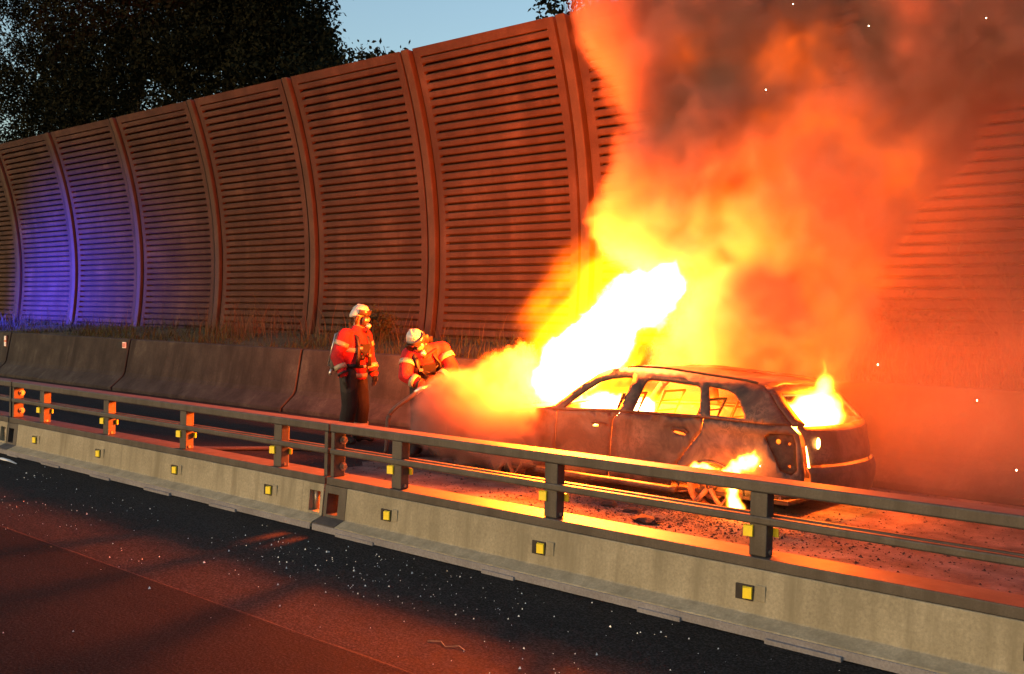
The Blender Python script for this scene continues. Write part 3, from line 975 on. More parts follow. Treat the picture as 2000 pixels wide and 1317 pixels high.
# the flames burn the smoke: hardly any left inside the hot core
hot = F.blobs(p, [((-7.05, 8.95, 1.15), 0.45), ((-6.75, 8.85, 1.55), 0.6), ((-6.1, 8.95, 1.95), 0.55), ((-7.1, 9.2, 2.0), 0.5)], 0.3)
d1 = F.m('MULTIPLY', d1, F.m('SUBTRACT', 1.0, F.m('DIVIDE', F.m('ADD', hot, 0.12), 0.30, clamp=True)))
# thin drifting haze over the car, the carriageway and up the wall
haze = [((-3.0, 10.0, 2.6), (2.2, 2.4, 2.4)), ((-2.0, 9.6, 0.7), (2.6, 2.4, 0.75)), ((-1.6, 10.5, 4.0), (2.2, 2.2, 2.6)), ((-4.6, 10.4, 1.6), (1.5, 1.6, 1.3)), ((-7.0, 7.9, 0.55), (1.2, 0.6, 0.6)), ((-5.2, 7.6, 0.5), (1.6, 0.5, 0.6)), ((-2.2, 8.2, 1.2), (2.0, 1.4, 1.2))]
f2 = F.blobs(p, haze, 0.5)
n2 = F.noise(p, 0.75, 5, 0.62)
n2 = F.m('SUBTRACT', F.m('MULTIPLY', n2, 2.4), 0.72, clamp=True)
d2 = F.m('MULTIPLY', F.m('DIVIDE', f2, 0.9, clamp=True), n2)
dens = F.m('ADD', d1, F.m('MULTIPLY', d2, 0.055))
M_smoke = mat_smoke('fire_smoke', (0.40, 0.30, 0.26), 4.8)
S_LO, S_HI = (-9.6, 7.2, 0.03), (0.8, 12.4, 6.8)
o = vol_object('smoke', F.finish(dens, S_LO, S_HI, 0.043, M_smoke), M_smoke)
tag(o, 'billowing column of fire lit smoke rising from the burning car', 'smoke', kind='stuff')

# --- main fire: white hot core out of the windscreen, yellow and orange flames round it
F = Fld('fire_field')
FLOW = (0.72, 0.10, 0.69)
def along(F, p, k):
    return F.v('SUBTRACT', p, F.v('SCALE', FLOW, F.m('MULTIPLY', F.v('DOT_PRODUCT', p, FLOW), k)))
p = F.warp(F.pos, 1.1, 0.14, 1, (2, 2, 2))
sp = along(F, F.pos, 0.6)
c_w = F.v('SUBTRACT', F.noise(sp, 3.4, 4, 0.62, True), (0.5, 0.5, 0.5))
p = F.v('ADD', p, F.v('SCALE', c_w, 0.42))
c_w = F.v('SUBTRACT', F.noise(sp, 10.0, 2, 0.6, True), (0.5, 0.5, 0.5))
p = F.v('ADD', p, F.v('SCALE', c_w, 0.10))
core = [((-7.05, 8.9, 0.95), (0.42, 0.5, 0.34)), ((-6.75, 8.9, 1.28), (0.58, 0.52, 0.50)), ((-6.35, 8.9, 1.60), (0.62, 0.5, 0.56)), ((-5.95, 8.95, 1.92), (0.56, 0.46, 0.54)), ((-5.65, 9.0, 2.12), (0.42, 0.4, 0.42)),
        ((-6.35, 8.9, 0.80), (0.55, 0.5, 0.3)), ((-5.95, 8.9, 0.85), (0.4, 0.5, 0.3))]
fc = F.blobs(p, core, 0.2)
fc = F.m('ADD', fc, F.m('MULTIPLY', F.m('SUBTRACT', F.noise(sp, 4.5, 5, 0.66), 0.38), 0.55))
hc = F.m('DIVIDE', fc, 0.30, clamp=True)
outer = [((-7.35, 8.85, 0.95), (0.6, 0.5, 0.42)), ((-6.8, 8.95, 1.55), (0.85, 0.65, 0.8)), ((-6.4, 9.0, 2.05), (0.85, 0.62, 0.75)), ((-6.0, 9.1, 2.4), (0.6, 0.5, 0.5)), ((-5.25, 9.1, 1.80), (0.34, 0.40, 0.30)), ((-5.6, 9.2, 1.6), (0.42, 0.36, 0.42)),
         ((-5.3, 8.9, 0.8), (0.7, 0.62, 0.34)), ((-4.5, 8.9, 0.75), (0.5, 0.6, 0.3))]
fo = F.blobs(p, outer, 0.25)
fo = F.m('ADD', fo, F.m('MULTIPLY', F.m('SUBTRACT', F.noise(sp, 3.0, 6, 0.68), 0.5), 0.85))
ho = F.m('DIVIDE', fo, 0.34, clamp=True)
smoke_glow = [((-8.0, 8.85, 0.85), (0.7, 0.5, 0.45)), ((-5.7, 9.3, 3.3), (0.9, 0.7, 0.8)), ((-4.9, 9.5, 2.9), (1.2, 0.8, 1.0)), ((-4.4, 9.6, 3.7), (1.1, 0.8, 0.9)), ((-4.1, 9.6, 2.2), (1.0, 0.7, 0.9)), ((-4.8, 9.5, 1.7), (0.8, 0.6, 0.7)), ((-5.5, 9.6, 1.5), (0.7, 0.5, 0.6)), ((-3.7, 9.7, 3.2), (0.9, 0.7, 0.9)), ((-4.6, 9.6, 4.4), (1.0, 0.8, 0.9)), ((-5.6, 9.5, 4.6), (0.7, 0.7, 0.8))]  # firelight scattered in the plume, put in as orange emission
fs = F.blobs(p, smoke_glow, 0.4)
fs = F.m('ADD', fs, F.m('MULTIPLY', F.m('SUBTRACT', F.noise(p, 1.3, 5, 0.62), 0.5), 1.1))
ns_ = F.m('SUBTRACT', F.m('MULTIPLY', F.noise(p, 2.6, 8, 0.72), 4.4), 1.7, clamp=True)
hs_ = F.m('MULTIPLY', F.m('DIVIDE', fs, 0.55, clamp=True), F.m('ADD', 0.66, F.m('MULTIPLY', ns_, 0.62)))
heat = F.m('MAXIMUM', F.m('MAXIMUM', hc, F.m('MULTIPLY', ho, 0.58)), F.m('MULTIPLY', hs_, 0.315))
M_fire = mat_fire('fire', 17.0, [(0.0, (1, 0.10, 0.001)), (0.48, (1, 0.12, 0.001)), (0.60, (1, 0.20, 0.001)), (0.76, (1, 0.30, 0.003)), (0.90, (1, 0.42, 0.012)), (1.0, (1, 0.65, 0.35))], 3.2)
o = vol_object('fire', F.finish(heat, (-8.9, 7.9, 0.2), (-2.1, 10.9, 5.4), 0.038, M_fire), M_fire)
tag(o, 'white hot core of yellow flames bursting from the windscreen and bonnet', 'fire', kind='stuff')
FIRE_COL = (1.0, 0.10, 0.002)
def fire_lamp(loc, power, radius):
    l = bpy.data.lights.new('fire_light', 'POINT'); l.energy = power; l.color = FIRE_COL; l.shadow_soft_size = radius
    lo_ = bpy.data.objects.new('fire_light', l); lo_.location = loc; COL.objects.link(lo_)
fire_lamp((-7.1, 8.85, 1.12), 500, 0.22)
fire_lamp((-6.75, 8.85, 1.50), 4200, 0.34)
fire_lamp((-6.0, 8.95, 1.92), 350, 0.30)
fire_lamp((-5.2, 8.9, 0.62), 80, 0.12)

# --- small flames: rear window, rear wheel, under the sill
def small_fire(name, lo, hi, bl, strength, label, seed, voxel=0.012, lamp=None, ns=6.0, na=0.22, soft=0.09):
    F = Fld(name + '_field')
    p = F.v('MULTIPLY', F.pos, (1, 1, 0.75))
    q = F.warp(F.pos, ns * 0.5, 0.07, 2, (seed, 0, 0))
    q = F.warp(q, ns * 2, 0.022, 2, (seed, 3, 0))
    f = F.blobs(q, bl, 0.04)
    f = F.m('ADD', f, F.m('MULTIPLY', F.m('SUBTRACT', F.noise(F.v('ADD', p, (seed, seed, 0)), ns, 4, 0.6), 0.5), na))
    h = F.m('DIVIDE', f, soft, clamp=True)
    mt = mat_fire(name + '_flame', strength, [(0.0, (1, 0.16, 0.004)), (0.5, (1, 0.34, 0.012)), (1.0, (1, 0.5, 0.08))], 2.0)
    o = vol_object(name, F.finish(h, lo, hi, voxel, mt), mt)
    tag(o, label, 'fire', kind='stuff')
    if lamp: fire_lamp(*lamp)
small_fire('flame', (-4.6, 8.3, 0.72), (-3.2, 9.6, 1.75), [((-3.98, 8.9, 0.86), (0.34, 0.58, 0.16)), ((-3.88, 8.85, 0.98), (0.22, 0.42, 0.15)), ((-3.84, 8.95, 1.12), (0.09, 0.2, 0.16)), ((-3.86, 8.95, 1.32), (0.025, 0.05, 0.16))], 16,
           'yellow flames filling the empty rear window', 11.0, 0.016, ((-3.78, 8.9, 1.16), 140, 0.07))
small_fire('flame', (-4.75, 7.7, 0.0), (-3.8, 8.2, 0.75), [((-4.22, 7.93, 0.10), (0.10, 0.08, 0.14)), ((-4.23, 7.93, 0.24), (0.09, 0.07, 0.14)), ((-4.27, 7.94, 0.36), (0.12, 0.07, 0.10)), ((-4.18, 7.94, 0.44), (0.13, 0.07, 0.11)), ((-4.05, 7.94, 0.52), (0.09, 0.06, 0.10)), ((-4.5, 7.95, 0.42), (0.16, 0.06, 0.03))], 60,
           'bright yellow flame licking out of the rear wheel arch', 4.0, 0.010, ((-4.25, 7.74, 0.36), 20, 0.06), 9.0, 0.22, 0.05)
small_fire('flame', (-6.35, 7.75, 0.0), (-5.75, 8.2, 0.32), [((-6.18, 7.95, 0.06), (0.06, 0.04, 0.07)), ((-6.02, 7.95, 0.03), (0.09, 0.04, 0.04))], 50,
           'tiny row of flames under the front door sill', 8.0, 0.010, ((-6.1, 7.72, 0.14), 5, 0.04), 12.0, 0.05, 0.03)

# --- sparks in the air
tri = []
for (x, y, z) in [(-4.1, 8.6, 4.65), (-3.55, 9.0, 4.45), (-2.6, 9.2, 4.4), (-4.45, 8.8, 3.95), (-2.55, 9.1, 1.1), (-3.75, 7.5, 0.55), (-2.1, 8.6, 0.6), (-3.6, 9.6, 1.35)]:
    s = random.uniform(0.003, 0.005)
    V = [(x - s, y, z), (x + s, y, z), (x, y - s, z), (x, y + s, z), (x, y, z - s * 1.8), (x, y, z + s * 1.8)]
    for a, b, c in ((0, 2, 5), (2, 1, 5), (1, 3, 5), (3, 0, 5), (2, 0, 4), (1, 2, 4), (3, 1, 4), (0, 3, 4)): tri += [V[a], V[b], V[c]]
o = link_mesh('sparks', fast_mesh('sparks', tri, 3), mat_emit('spark', (1.0, 0.75, 0.45), 14.0))
tag(o, 'bright sparks drifting through the smoke', 'sparks', kind='stuff')

# --- blue beacon of a fire engine parked out of frame, falling on the wall
bl_ = bpy.data.lights.new('blue_beacon', 'SPOT'); bl_.energy = 4200; bl_.color = (0.03, 0.03, 1.0); bl_.spot_size = R(100); bl_.spot_blend = 1.0; bl_.shadow_soft_size = 0.1
bo = bpy.data.objects.new('blue_beacon', bl_); COL.objects.link(bo)
bo.location = (-32.8, 9.9, 1.7)
bo.rotation_euler = (Vector(bo.location) - Vector((-31.2, 14.4, 1.7))).to_track_quat('Z', 'Y').to_euler()

# ------------------------------------------------------------------ vegetation
def blades(xs, ys, hs, ws, zf, lean=0.35, segs=2):
    n = len(xs)
    a = rng.uniform(0, 2 * math.pi, n)
    la = rng.uniform(0, 2 * math.pi, n)
    le = rng.uniform(0, lean, n) * hs
    base = np.stack([xs, ys, zf], 1)
    side = np.stack([np.cos(a), np.sin(a), np.zeros(n)], 1) * ws[:, None] * 0.5
    mid = base + np.stack([np.cos(la) * le * 0.3, np.sin(la) * le * 0.3, hs * 0.55], 1)
    tip = base + np.stack([np.cos(la) * le, np.sin(la) * le, hs], 1)
    q = np.stack([base - side, base + side, mid + side * 0.8, mid - side * 0.8], 1).reshape(-1, 3)
    t_ = np.stack([mid - side * 0.8, mid + side * 0.8, tip, tip], 1).reshape(-1, 3)
    return np.concatenate([q, t_])

def emb_z(y):
    return np.interp(y, [p_[0] for p_ in prof], [p_[1] for p_ in prof])

n = 26000
gx = rng.uniform(-44, 3, n); gy = 11.28 + 3.1 * rng.random(n) ** 1.5
patch = np.array([mnoise.noise((x * 0.55, y * 0.8, 0)) for x, y in zip(gx, gy)])
gh = np.clip(rng.gamma(3, 0.045, n) * (1.0 + 1.3 * patch), 0.04, 0.75)
o = link_mesh('grass', fast_mesh('grass', blades(gx, gy, gh, rng.uniform(0.008, 0.02, n), emb_z(gy) - 0.06, 0.9), 4), M_grass)
tag(o, 'rough dark grass along the foot of the noise wall', 'grass', kind='stuff')
n = 1720
dxs = np.concatenate([rng.uniform(-44, 3, 500), rng.normal(-19.6, 0.7, 260), rng.normal(-15.5, 1.0, 160), rng.normal(-5.0, 0.6, 500), rng.normal(-3.3, 0.35, 300)])
dys = rng.uniform(12.6, 14.3, n)
dh = rng.gamma(4, 0.11, n) + 0.1
dh[500:760] += 0.15
dh[920:] += 0.2
o = link_mesh('dry_weeds', fast_mesh('dry_weeds', blades(dxs, dys, dh, rng.uniform(0.006, 0.013, n), emb_z(dys) - 0.05, 0.7), 4), M_dry)
tag(o, 'pale dry weed stalks standing before the noise wall', 'weeds', kind='stuff')

# leafless climbing shrub at the wall on the right, and a low thorny bush
def bush(name, c, h, w, nstem, label, seed, leafy=0):
    rs = random.Random(seed)
    t = empty(name, c, label, 'shrub')
    m = MB(); tips = []
    def grow(p0, d, L, r, lev):
        pts_ = [p0]
        for k in range(4):
            d = (d + Vector((rs.uniform(-.35, .35), rs.uniform(-.35, .35), rs.uniform(-.2, .3)))).normalized()
            pts_.append(pts_[-1] + d * L / 4)
        m.tube(pts_, [r, r * .85, r * .7, r * .55, r * .35], 4)
        tips.extend(pts_[2:])
        if lev:
            for q in pts_[1:]:
                for _ in range(2):
                    grow(q, (d + Vector((rs.uniform(-1, 1), rs.uniform(-1, 1), rs.uniform(-.3, .8)))).normalized(), L * .45, r * .5, lev - 1)
    for k in range(nstem):
        grow(Vector(c) + Vector((rs.uniform(-w, w), rs.uniform(-w * .4, w * .4), 0)), Vector((rs.uniform(-.4, .4), rs.uniform(-.3, .1), 1)).normalized(), h * rs.uniform(.6, 1), 0.012, 2)
    st = m.build('stems', M_dry, t); st['kind'] = 'stuff'
    if leafy:
        V = []
        for _ in range(leafy):
            q = rs.choice(tips) + Vector((rs.gauss(0, .06), rs.gauss(0, .06), rs.gauss(0, .06)))
            u = Vector((rs.uniform(-1, 1), rs.uniform(-1, 1), rs.uniform(-1, 1))).normalized() * .035
            v = Vector((rs.uniform(-1, 1), rs.uniform(-1, 1), rs.uniform(-1, 1))).normalized() * .022
            V += [q - u, q - v, q + u, q + v]
        lf = link_mesh('leaves', fast_mesh('leaves', [tuple(v) for v in V], 4), M_grass, t); lf['kind'] = 'stuff'
bush('climbing_shrub', (-3.35, 14.15, 1.2), 1.7, 0.25, 5, 'bare climbing shrub with pale twigs against the noise wall', 5)
bush('thorny_bush', (-5.0, 13.6, 1.18), 0.8, 0.6, 9, 'low tangled bush behind the barrier beyond the smoke', 8, 900)
bush('weedy_shrub', (-15.6, 13.3, 1.18), 0.5, 0.7, 7, 'low leafy shrub on the embankment behind the standing firefighter', 12, 1500)

def tree(c, h, blobs_, nleaf, label, seed, leaf=0.16, group=None, trunk_r=0.22):
    rs = random.Random(seed); rg = np.random.default_rng(seed)
    t = empty('tree', c, label, 'tree', group)
    m = MB()
    c = Vector(c)
    tp = [c, c + Vector((rs.uniform(-.2, .2), 0, h * .3)), c + Vector((rs.uniform(-.4, .4), .1, h * .6)), c + Vector((rs.uniform(-.5, .5), .2, h * .92))]
    m.tube(tp, [trunk_r, trunk_r * .8, trunk_r * .5, trunk_r * .15], 9)
    for bc, br in blobs_:
        q = Vector(bc)
        st = tp[1].lerp(tp[3], rs.uniform(.1, .75))
        md_ = st.lerp(q, .5) + Vector((rs.uniform(-.3, .3), rs.uniform(-.3, .3), rs.uniform(0, .4)))
        m.tube([st, md_, q], [trunk_r * .35, trunk_r * .22, trunk_r * .08], 6)
        for _ in range(5):
            e = q + Vector((rs.gauss(0, 1), rs.gauss(0, 1), rs.gauss(0, 1))).normalized() * (br if isinstance(br, (int, float)) else br[0]) * rs.uniform(.6, 1.0)
            m.tube([md_.lerp(q, .6), q.lerp(e, .5), e], [trunk_r * .1, trunk_r * .06, .012], 4)
    m.build('trunk', M_bark, t, True)
    vol = np.array([(br if isinstance(br, (int, float)) else br[0]) ** 2 for _, br in blobs_], float)
    idx = rg.choice(len(blobs_), nleaf // 14, p=vol / vol.sum())
    # leaf sprays: clumps of leaves round twig ends, mostly near the outside of each bough
    cc = []
    for i in idx:
        bc, br = blobs_[i]
        br = (br, br, br) if isinstance(br, (int, float)) else br
        d = rg.normal(size=3); d /= np.linalg.norm(d)
        rr = rg.uniform(.25, 1.0) ** .5 * (1 + .22 * mnoise.noise(Vector(d) * 2.3 + Vector((i, seed, 0))))
        cc.append(np.array(bc) + d * rr * np.array(br))
    cc = np.array(cc)
    P = (cc[:, None, :] + rg.normal(0, .17, (len(cc), 14, 3))).reshape(-1, 3)
    n_ = len(P)
    u = rg.normal(size=(n_, 3)); u /= np.linalg.norm(u, axis=1)[:, None]
    w = rg.normal(size=(n_, 3)); w -= u * (u * w).sum(1)[:, None]; w /= np.linalg.norm(w, axis=1)[:, None]
    L = leaf * rg.uniform(.6, 1.25, n_)[:, None]
    V = np.stack([P - u * L * .5, P - w * L * .28 + u * L * .05, P + u * L * .5, P + w * L * .28 + u * L * .05], 1).reshape(-1, 3)
    cr = link_mesh('crown', fast_mesh('crown', V, 4), M_leaf, t)
    cr['kind'] = 'stuff'
TG = 'trees behind the noise wall'
tree((-44.0, 21, 1.9), 15, [((-44, 21, 10), 3.2), ((-46.5, 20.5, 12), 2.6), ((-42, 20.5, 12.5), 2.6), ((-43, 21, 15.2), 2.8), ((-41, 20, 9.3), 2.4), ((-47, 21, 8), 2.5), ((-50, 21, 10.5), 2.8), ((-50.5, 21, 14.6), 2.9), ((-47.5, 20.5, 17.5), 2.6)], 66000, 'large dark tree at the far end of the noise wall', 21, group=TG)
tree((-37.0, 20, 1.8), 15, [((-37, 20, 10.2), 3.2), ((-38.6, 19.6, 13.2), 2.8), ((-35, 19.6, 12.8), 2.7), ((-37, 20, 16), 3.0), ((-34.4, 19.8, 9.6), 2.3), ((-39.5, 20, 9.2), 2.4), ((-35.5, 20, 15.3), 2.2)], 52000, 'tall dense dark tree rising above the blue lit wall panels', 22, group=TG)
tree((-31.0, 20, 1.8), 14, [((-31, 20, 10.2), 2.9), ((-32, 19.6, 12.8), 2.6), ((-29.4, 19.6, 11.8), 2.3), ((-31, 20, 14.6), 2.6), ((-28.9, 19.8, 9.6), 2.0), ((-33, 20, 15), 2.2), ((-29.0, 19.7, 13.6), 1.9)], 52000, 'broad dark tree standing behind the middle wall panels', 23, group=TG)
tree((-26.8, 19.8, 1.8), 13, [((-27, 19.8, 9.8), 2.0), ((-26.6, 19.5, 11.8), 1.6), ((-27.6, 19.8, 13.4), 1.9), ((-26.0, 19.6, 12.9), 1.0), ((-25.3, 19.6, 9.3), 0.9), ((-25.6, 19.7, 10.5), 0.9)], 30000, 'dark tree with a ragged edge against the pale sky', 24, group=TG)
tree((-22.6, 17.4, 1.6), 7.4, [((-21.6, 17.3, 8.1), (1.1, .8, .5)), ((-20.3, 17.3, 8.25), (.8, .6, .45)), ((-19.2, 17.3, 8.05), (.8, .6, .4)), ((-22.4, 17.3, 8.3), (.8, .6, .7))], 2200, 'low young tree whose twigs peep over the wall top', 25, .15, TG, .09)
tree((-13.0, 17.2, 1.6), 7.4, [((-13.4, 17.1, 8.55), (.7, .5, .35)), ((-12.3, 17.1, 8.5), (.8, .5, .45)), ((-11.3, 17.1, 8.6), (.8, .5, .5))], 1100, 'small leafy tree top beside the smoke above the wall', 26, .16, TG, .08)

# ------------------------------------------------------------------ firefighters
M_red = mat_surface('jacket_red', [(0.3, (0.24, 0.009, 0.013)), (0.7, (0.36, 0.016, 0.019))], 7, 0.8, 90, bump_s=0.5, bump_d=0.01)
M_trouser = mat_surface('trouser_black', [(0.3, (0.008, 0.007, 0.007)), (0.7, (0.017, 0.015, 0.014))], 6, 0.85, 70, bump_s=0.5, bump_d=0.01)
M_glove = mat_plain('glove_black', (0.012, 0.011, 0.010), 0.7)
M_band = mat_plain('reflective_band', (0.26, 0.235, 0.16), 0.4, 0, 0.5, 0.1)
M_strap = mat_plain('harness_black', (0.008, 0.0075, 0.0075), 0.6)
M_helmet = mat_plain('helmet_white', (0.40, 0.385, 0.35), 0.3, 0, 0.55, 0.05)
M_visor = mat_plain('mask_black', (0.025, 0.022, 0.022), 0.25, 0, 0.6)
M_skin = mat_plain('skin', (0.28, 0.16, 0.11), 0.6, 0, 0.4, 0.1)
M_cyl = mat_plain('air_cylinder', (0.10, 0.10, 0.09), 0.45)
M_chrome = mat_plain('bright_fitting', (0.6, 0.58, 0.55), 0.3, 0.7)

def remeshed(mb_, voxel, name):
    me = mb_.mesh(name)
    ob = bpy.data.objects.new('tmp', me); COL.objects.link(ob)
    r_ = ob.modifiers.new('r', 'REMESH'); r_.mode = 'VOXEL'; r_.voxel_size = voxel
    s1 = ob.modifiers.new('s', 'SMOOTH'); s1.factor = 0.5; s1.iterations = 3
    dg = bpy.context.evaluated_depsgraph_get()
    out = bpy.data.meshes.new_from_object(ob.evaluated_get(dg))
    bpy.data.objects.remove(ob)
    out.name = name
    return out

def capsule(mb_, a, b, ra, rb, n=12, flat=1.0, upv=None):
    a, b = Vector(a), Vector(b)
    d = (b - a)
    L = d.length
    d.normalize()
    pts_ = [a - d * ra * .95, a - d * ra * .7, a - d * ra * .3, a, a.lerp(b, .5), b, b + d * rb * .3, b + d * rb * .7, b + d * rb * .95]
    rad = [ra * .3, ra * .72, ra * .95, ra, (ra + rb) / 2, rb, rb * .95, rb * .72, rb * .3]
    mb_.tube(pts_, rad, n, True, flat, upv)

def loop_band(mb_, c, nrm, ax, ra, rb, w, n=22, thick=0.008):
    """a flat reflective ring: centre c, normal nrm, first axis ax, radii ra, rb"""
    nrm = Vector(nrm).normalized(); u = (Vector(ax) - nrm * Vector(ax).dot(nrm)).normalized(); v = nrm.cross(u)
    rs_ = []
    for k in range(n + 1):
        a = 2 * math.pi * k / n
        e = u * math.cos(a) * ra + v * math.sin(a) * rb
        o_ = e.normalized() * thick
        rs_.append([Vector(c) + e - nrm * w / 2, Vector(c) + e + o_ - nrm * w / 2, Vector(c) + e + o_ + nrm * w / 2, Vector(c) + e + nrm * w / 2])
    mb_.rings(rs_, cap=False)

def hand(mb_, wrist, d, palm_n, curl=0.5):
    """gloved hand with palm, four fingers and a thumb"""
    d = Vector(d).normalized(); pn = Vector(palm_n).normalized(); s_v = d.cross(pn).normalized()
    w = Vector(wrist)
    capsule(mb_, w, w + d * .07, .034, .042, 10, .6, pn)
    for k, (off, L) in enumerate(((-.033, .075), (-.011, .088), (.011, .083), (.033, .065))):
        k0 = w + d * .085 + s_v * off
        k1 = k0 + (d * math.cos(curl) + pn * math.sin(curl)) * L * .5
        k2 = k1 + (d * math.cos(curl * 2.1) + pn * math.sin(curl * 2.1)) * L * .5
        mb_.tube([w + d * .05 + s_v * off * .8, k0, k1, k2, k2 + (k2 - k1).normalized() * .006], [.012, .0125, .0115, .010, .004], 7)
    t0 = w + d * .03 - s_v * .035
    t1 = t0 - s_v * .025 + d * .03 + pn * .012
    t2 = t1 + d * .03 + pn * .014
    mb_.tube([t0, t1, t2, t2 + d * .006], [.015, .014, .012, .005], 7)

def firefighter(base, J, face, label, helmet_tilt, head_up):
    """J: joints in metres: r = to the right in the flank plane (rv), t = towards facing (fv), z"""
    t = empty('person', base, label, 'person')
    W = lambda q: Vector(q)
    body = MB()
    # trousers and boots
    for s in ('L', 'R'):
        hip, knee, ank, toe = (W(J[k + s]) for k in ('hip', 'knee', 'ankle', 'toe'))
        capsule(body, hip, knee, .135, .105); capsule(body, knee, ank, .108, .098)
        capsule(body, ank + Vector((0, 0, .02)), ank - Vector((0, 0, .045)), .075, .06)
        body.tube([ank + Vector((0, 0, -.035)), ank.lerp(toe, .5) + Vector((0, 0, -.005)), toe, toe + (toe - ank).normalized() * .03], [.06, .055, .05, .025], 10, True, .8)
    capsule(body, W(J['hipL']), W(J['hipR']), .14, .14)
    capsule(body, W(J['pelvis']), W(J['chest']), .15, .16)
    capsule(body, W(J['chest']), W(J['neck']), .12, .07)
    capsule(body, W(J['neck']), W(J['head']), .062, .075)
    for s in ('L', 'R'):
        sh, el, wr = (W(J[k + s]) for k in ('shoulder', 'elbow', 'wrist'))
        capsule(body, W(J['chest']) + (W(J['neck']) - W(J['chest'])) * .6, sh, .09, .07)
        capsule(body, sh, el, .07, .055); capsule(body, el, wr, .052, .04)
        hand(body, wr, W(J['handdir' + s]), W(J['palm' + s]), J.get('curl', .5))
    # head
    hd = W(J['head']); f = W(face).normalized(); hu = W(head_up).normalized(); hr = f.cross(hu).normalized(); hu = hr.cross(f)
    def H(a, b, c): return hd + hr * a + f * b + hu * c
    rs_ = []
    for c, rx, ry, off in ((-.135, .03, .035, .055), (-.115, .052, .062, .035), (-.07, .066, .082, .015), (-.01, .072, .092, 0), (.05, .074, .096, -.005), (.09, .06, .08, -.008), (.115, .03, .045, -.01)):
        rs_.append([H(rx * math.cos(a), off + ry * math.sin(a), c) for a in np.linspace(0, 2 * math.pi, 14, endpoint=False)])
    body.rings(rs_)
    capsule(body, H(0, .085, -.005), H(0, .105, -.035), .012, .017, 8)
    for s in (-1, 1): capsule(body, H(s * .074, -.005, .005), H(s * .078, -.012, -.03), .014, .01, 8)
    me = remeshed(body, .013, 'body')
    o = link_mesh('body', me, [M_trouser, M_skin, M_glove], t, True)
    lw = wloc(t)
    wl, wr_ = W(J['wristL']), W(J['wristR'])
    for pg in me.polygons:
        q = Vector(pg.center) + lw
        if (q - hd).length < .17 and (q - hd).dot(hu) > -.15 and (q - W(J['neck'])).length > .06: pg.material_index = 1
        elif min((q - wl).length, (q - wr_).length) < .24 and q.z > .45: pg.material_index = 2
    # jacket
    jk = MB()
    pv, ch, nk = W(J['pelvis']), W(J['chest']), W(J['neck'])
    axis = (ch - pv).normalized()
    sv = (W(J['shoulderL']) - W(J['shoulderR'])).normalized()
    fv = axis.cross(sv).normalized()
    if fv.dot(f) < 0: fv = -fv
    rs_ = []
    hem = pv - axis * .10
    stops_ = [(hem, .212, .172), (pv - axis * .02, .208, .170), (pv.lerp(ch, .35), .188, .160), (pv.lerp(ch, .7), .205, .165), (ch, .218, .168), (ch.lerp(nk, .45), .190, .140), (ch.lerp(nk, .8), .11, .105), (nk, .082, .082), (nk + (nk - ch).normalized() * .04, .075, .078)]
    for c, a_, b_ in stops_:
        rs_.append([c + sv * (a_ * math.cos(q)) + fv * (b_ * math.sin(q)) for q in np.linspace(0, 2 * math.pi, 24, endpoint=False)])
    jk.rings(rs_)
    for s in ('L', 'R'):
        sh, el, wr = (W(J[k + s]) for k in ('shoulder', 'elbow', 'wrist'))
        capsule(jk, ch.lerp(nk, .45), sh, .095, .094)
        capsule(jk, sh, el, .096, .08); capsule(jk, el, wr.lerp(el, .1), .08, .062)
    jme = remeshed(jk, .016, 'jacket')
    # cloth creases
    for v in jme.vertices:
        k = mnoise.noise(v.co * 9) * .010 + mnoise.noise(v.co * 22) * .004
        v.co += v.normal * k
    jo = link_mesh('jacket', jme, M_red, t, True)
    # bands on sleeves, chest and hem
    for s in ('L', 'R'):
        sh, el, wr = (W(J[k + s]) for k in ('shoulder', 'elbow', 'wrist'))
        for a_, b_, q, rr in ((sh, el, .42, .093), (el, wr, .55, .076)):
            m_ = MB(); loop_band(m_, a_.lerp(b_, q), b_ - a_, sv + fv * .3, rr, rr, .062); m_.build('reflective_band', M_band, jo, True)
        m_ = MB(); loop_band(m_, el.lerp(wr, .88), wr - el, sv + fv * .3, .068, .068, .03); m_.build('cuff', M_strap, jo, True)
    for q, a_, b_, w in ((hem + axis * .055, .213, .174, .055), (pv.lerp(ch, .80), .213, .170, .06)):
        m_ = MB(); loop_band(m_, q, axis, sv, a_, b_, w, 28); m_.build('reflective_band', M_band, jo, True)
    # breathing apparatus: harness, cylinder, hose, gauge
    hs = empty('breathing_apparatus', (0, 0, 0)); hs.parent = t
    hs.location = (0, 0, 0)
    m_ = MB(); loop_band(m_, pv.lerp(ch, .22), axis, sv, .208, .175, .05, 28, .012); m_.build('waist_belt', M_strap, hs, True)
    for s in (-1, 1):
        pts_ = [pv.lerp(ch, .22) + fv * .175 + sv * s * .13, pv.lerp(ch, .6) + fv * .178 + sv * s * .12, ch + fv * .172 + sv * s * .115, ch.lerp(nk, .5) + fv * .12 + sv * s * .115, ch.lerp(nk, .62) + sv * s * .118 + (nk - ch).normalized() * .03,
                ch.lerp(nk, .4) - fv * .14 + sv * s * .11, ch - fv * .17 + sv * s * .1]
        MB().tube(pts_, .036, 8, True, .4, None).build('shoulder_strap', M_strap, hs, True)
    for za, zb_ in ((.42, .98), (.98, .42)):
        MB().tube([pv.lerp(ch, za) + fv * .165 + sv * .15, pv.lerp(ch, .7) + fv * .19, pv.lerp(ch, zb_) + fv * .165 - sv * .15], .020, 8, True, .5).build('chest_strap', M_strap, hs, True)
    m_ = MB(); q = pv.lerp(ch, .86) + fv * .176
    m_.rings([[q + sv * x_ + axis * z_ + fv * y_ for x_, z_ in ((-.075, -.06), (.075, -.06), (.085, .07), (-.085, .07))] for y_ in (0, .022)]); m_.build('chest_pouch', M_strap, hs)
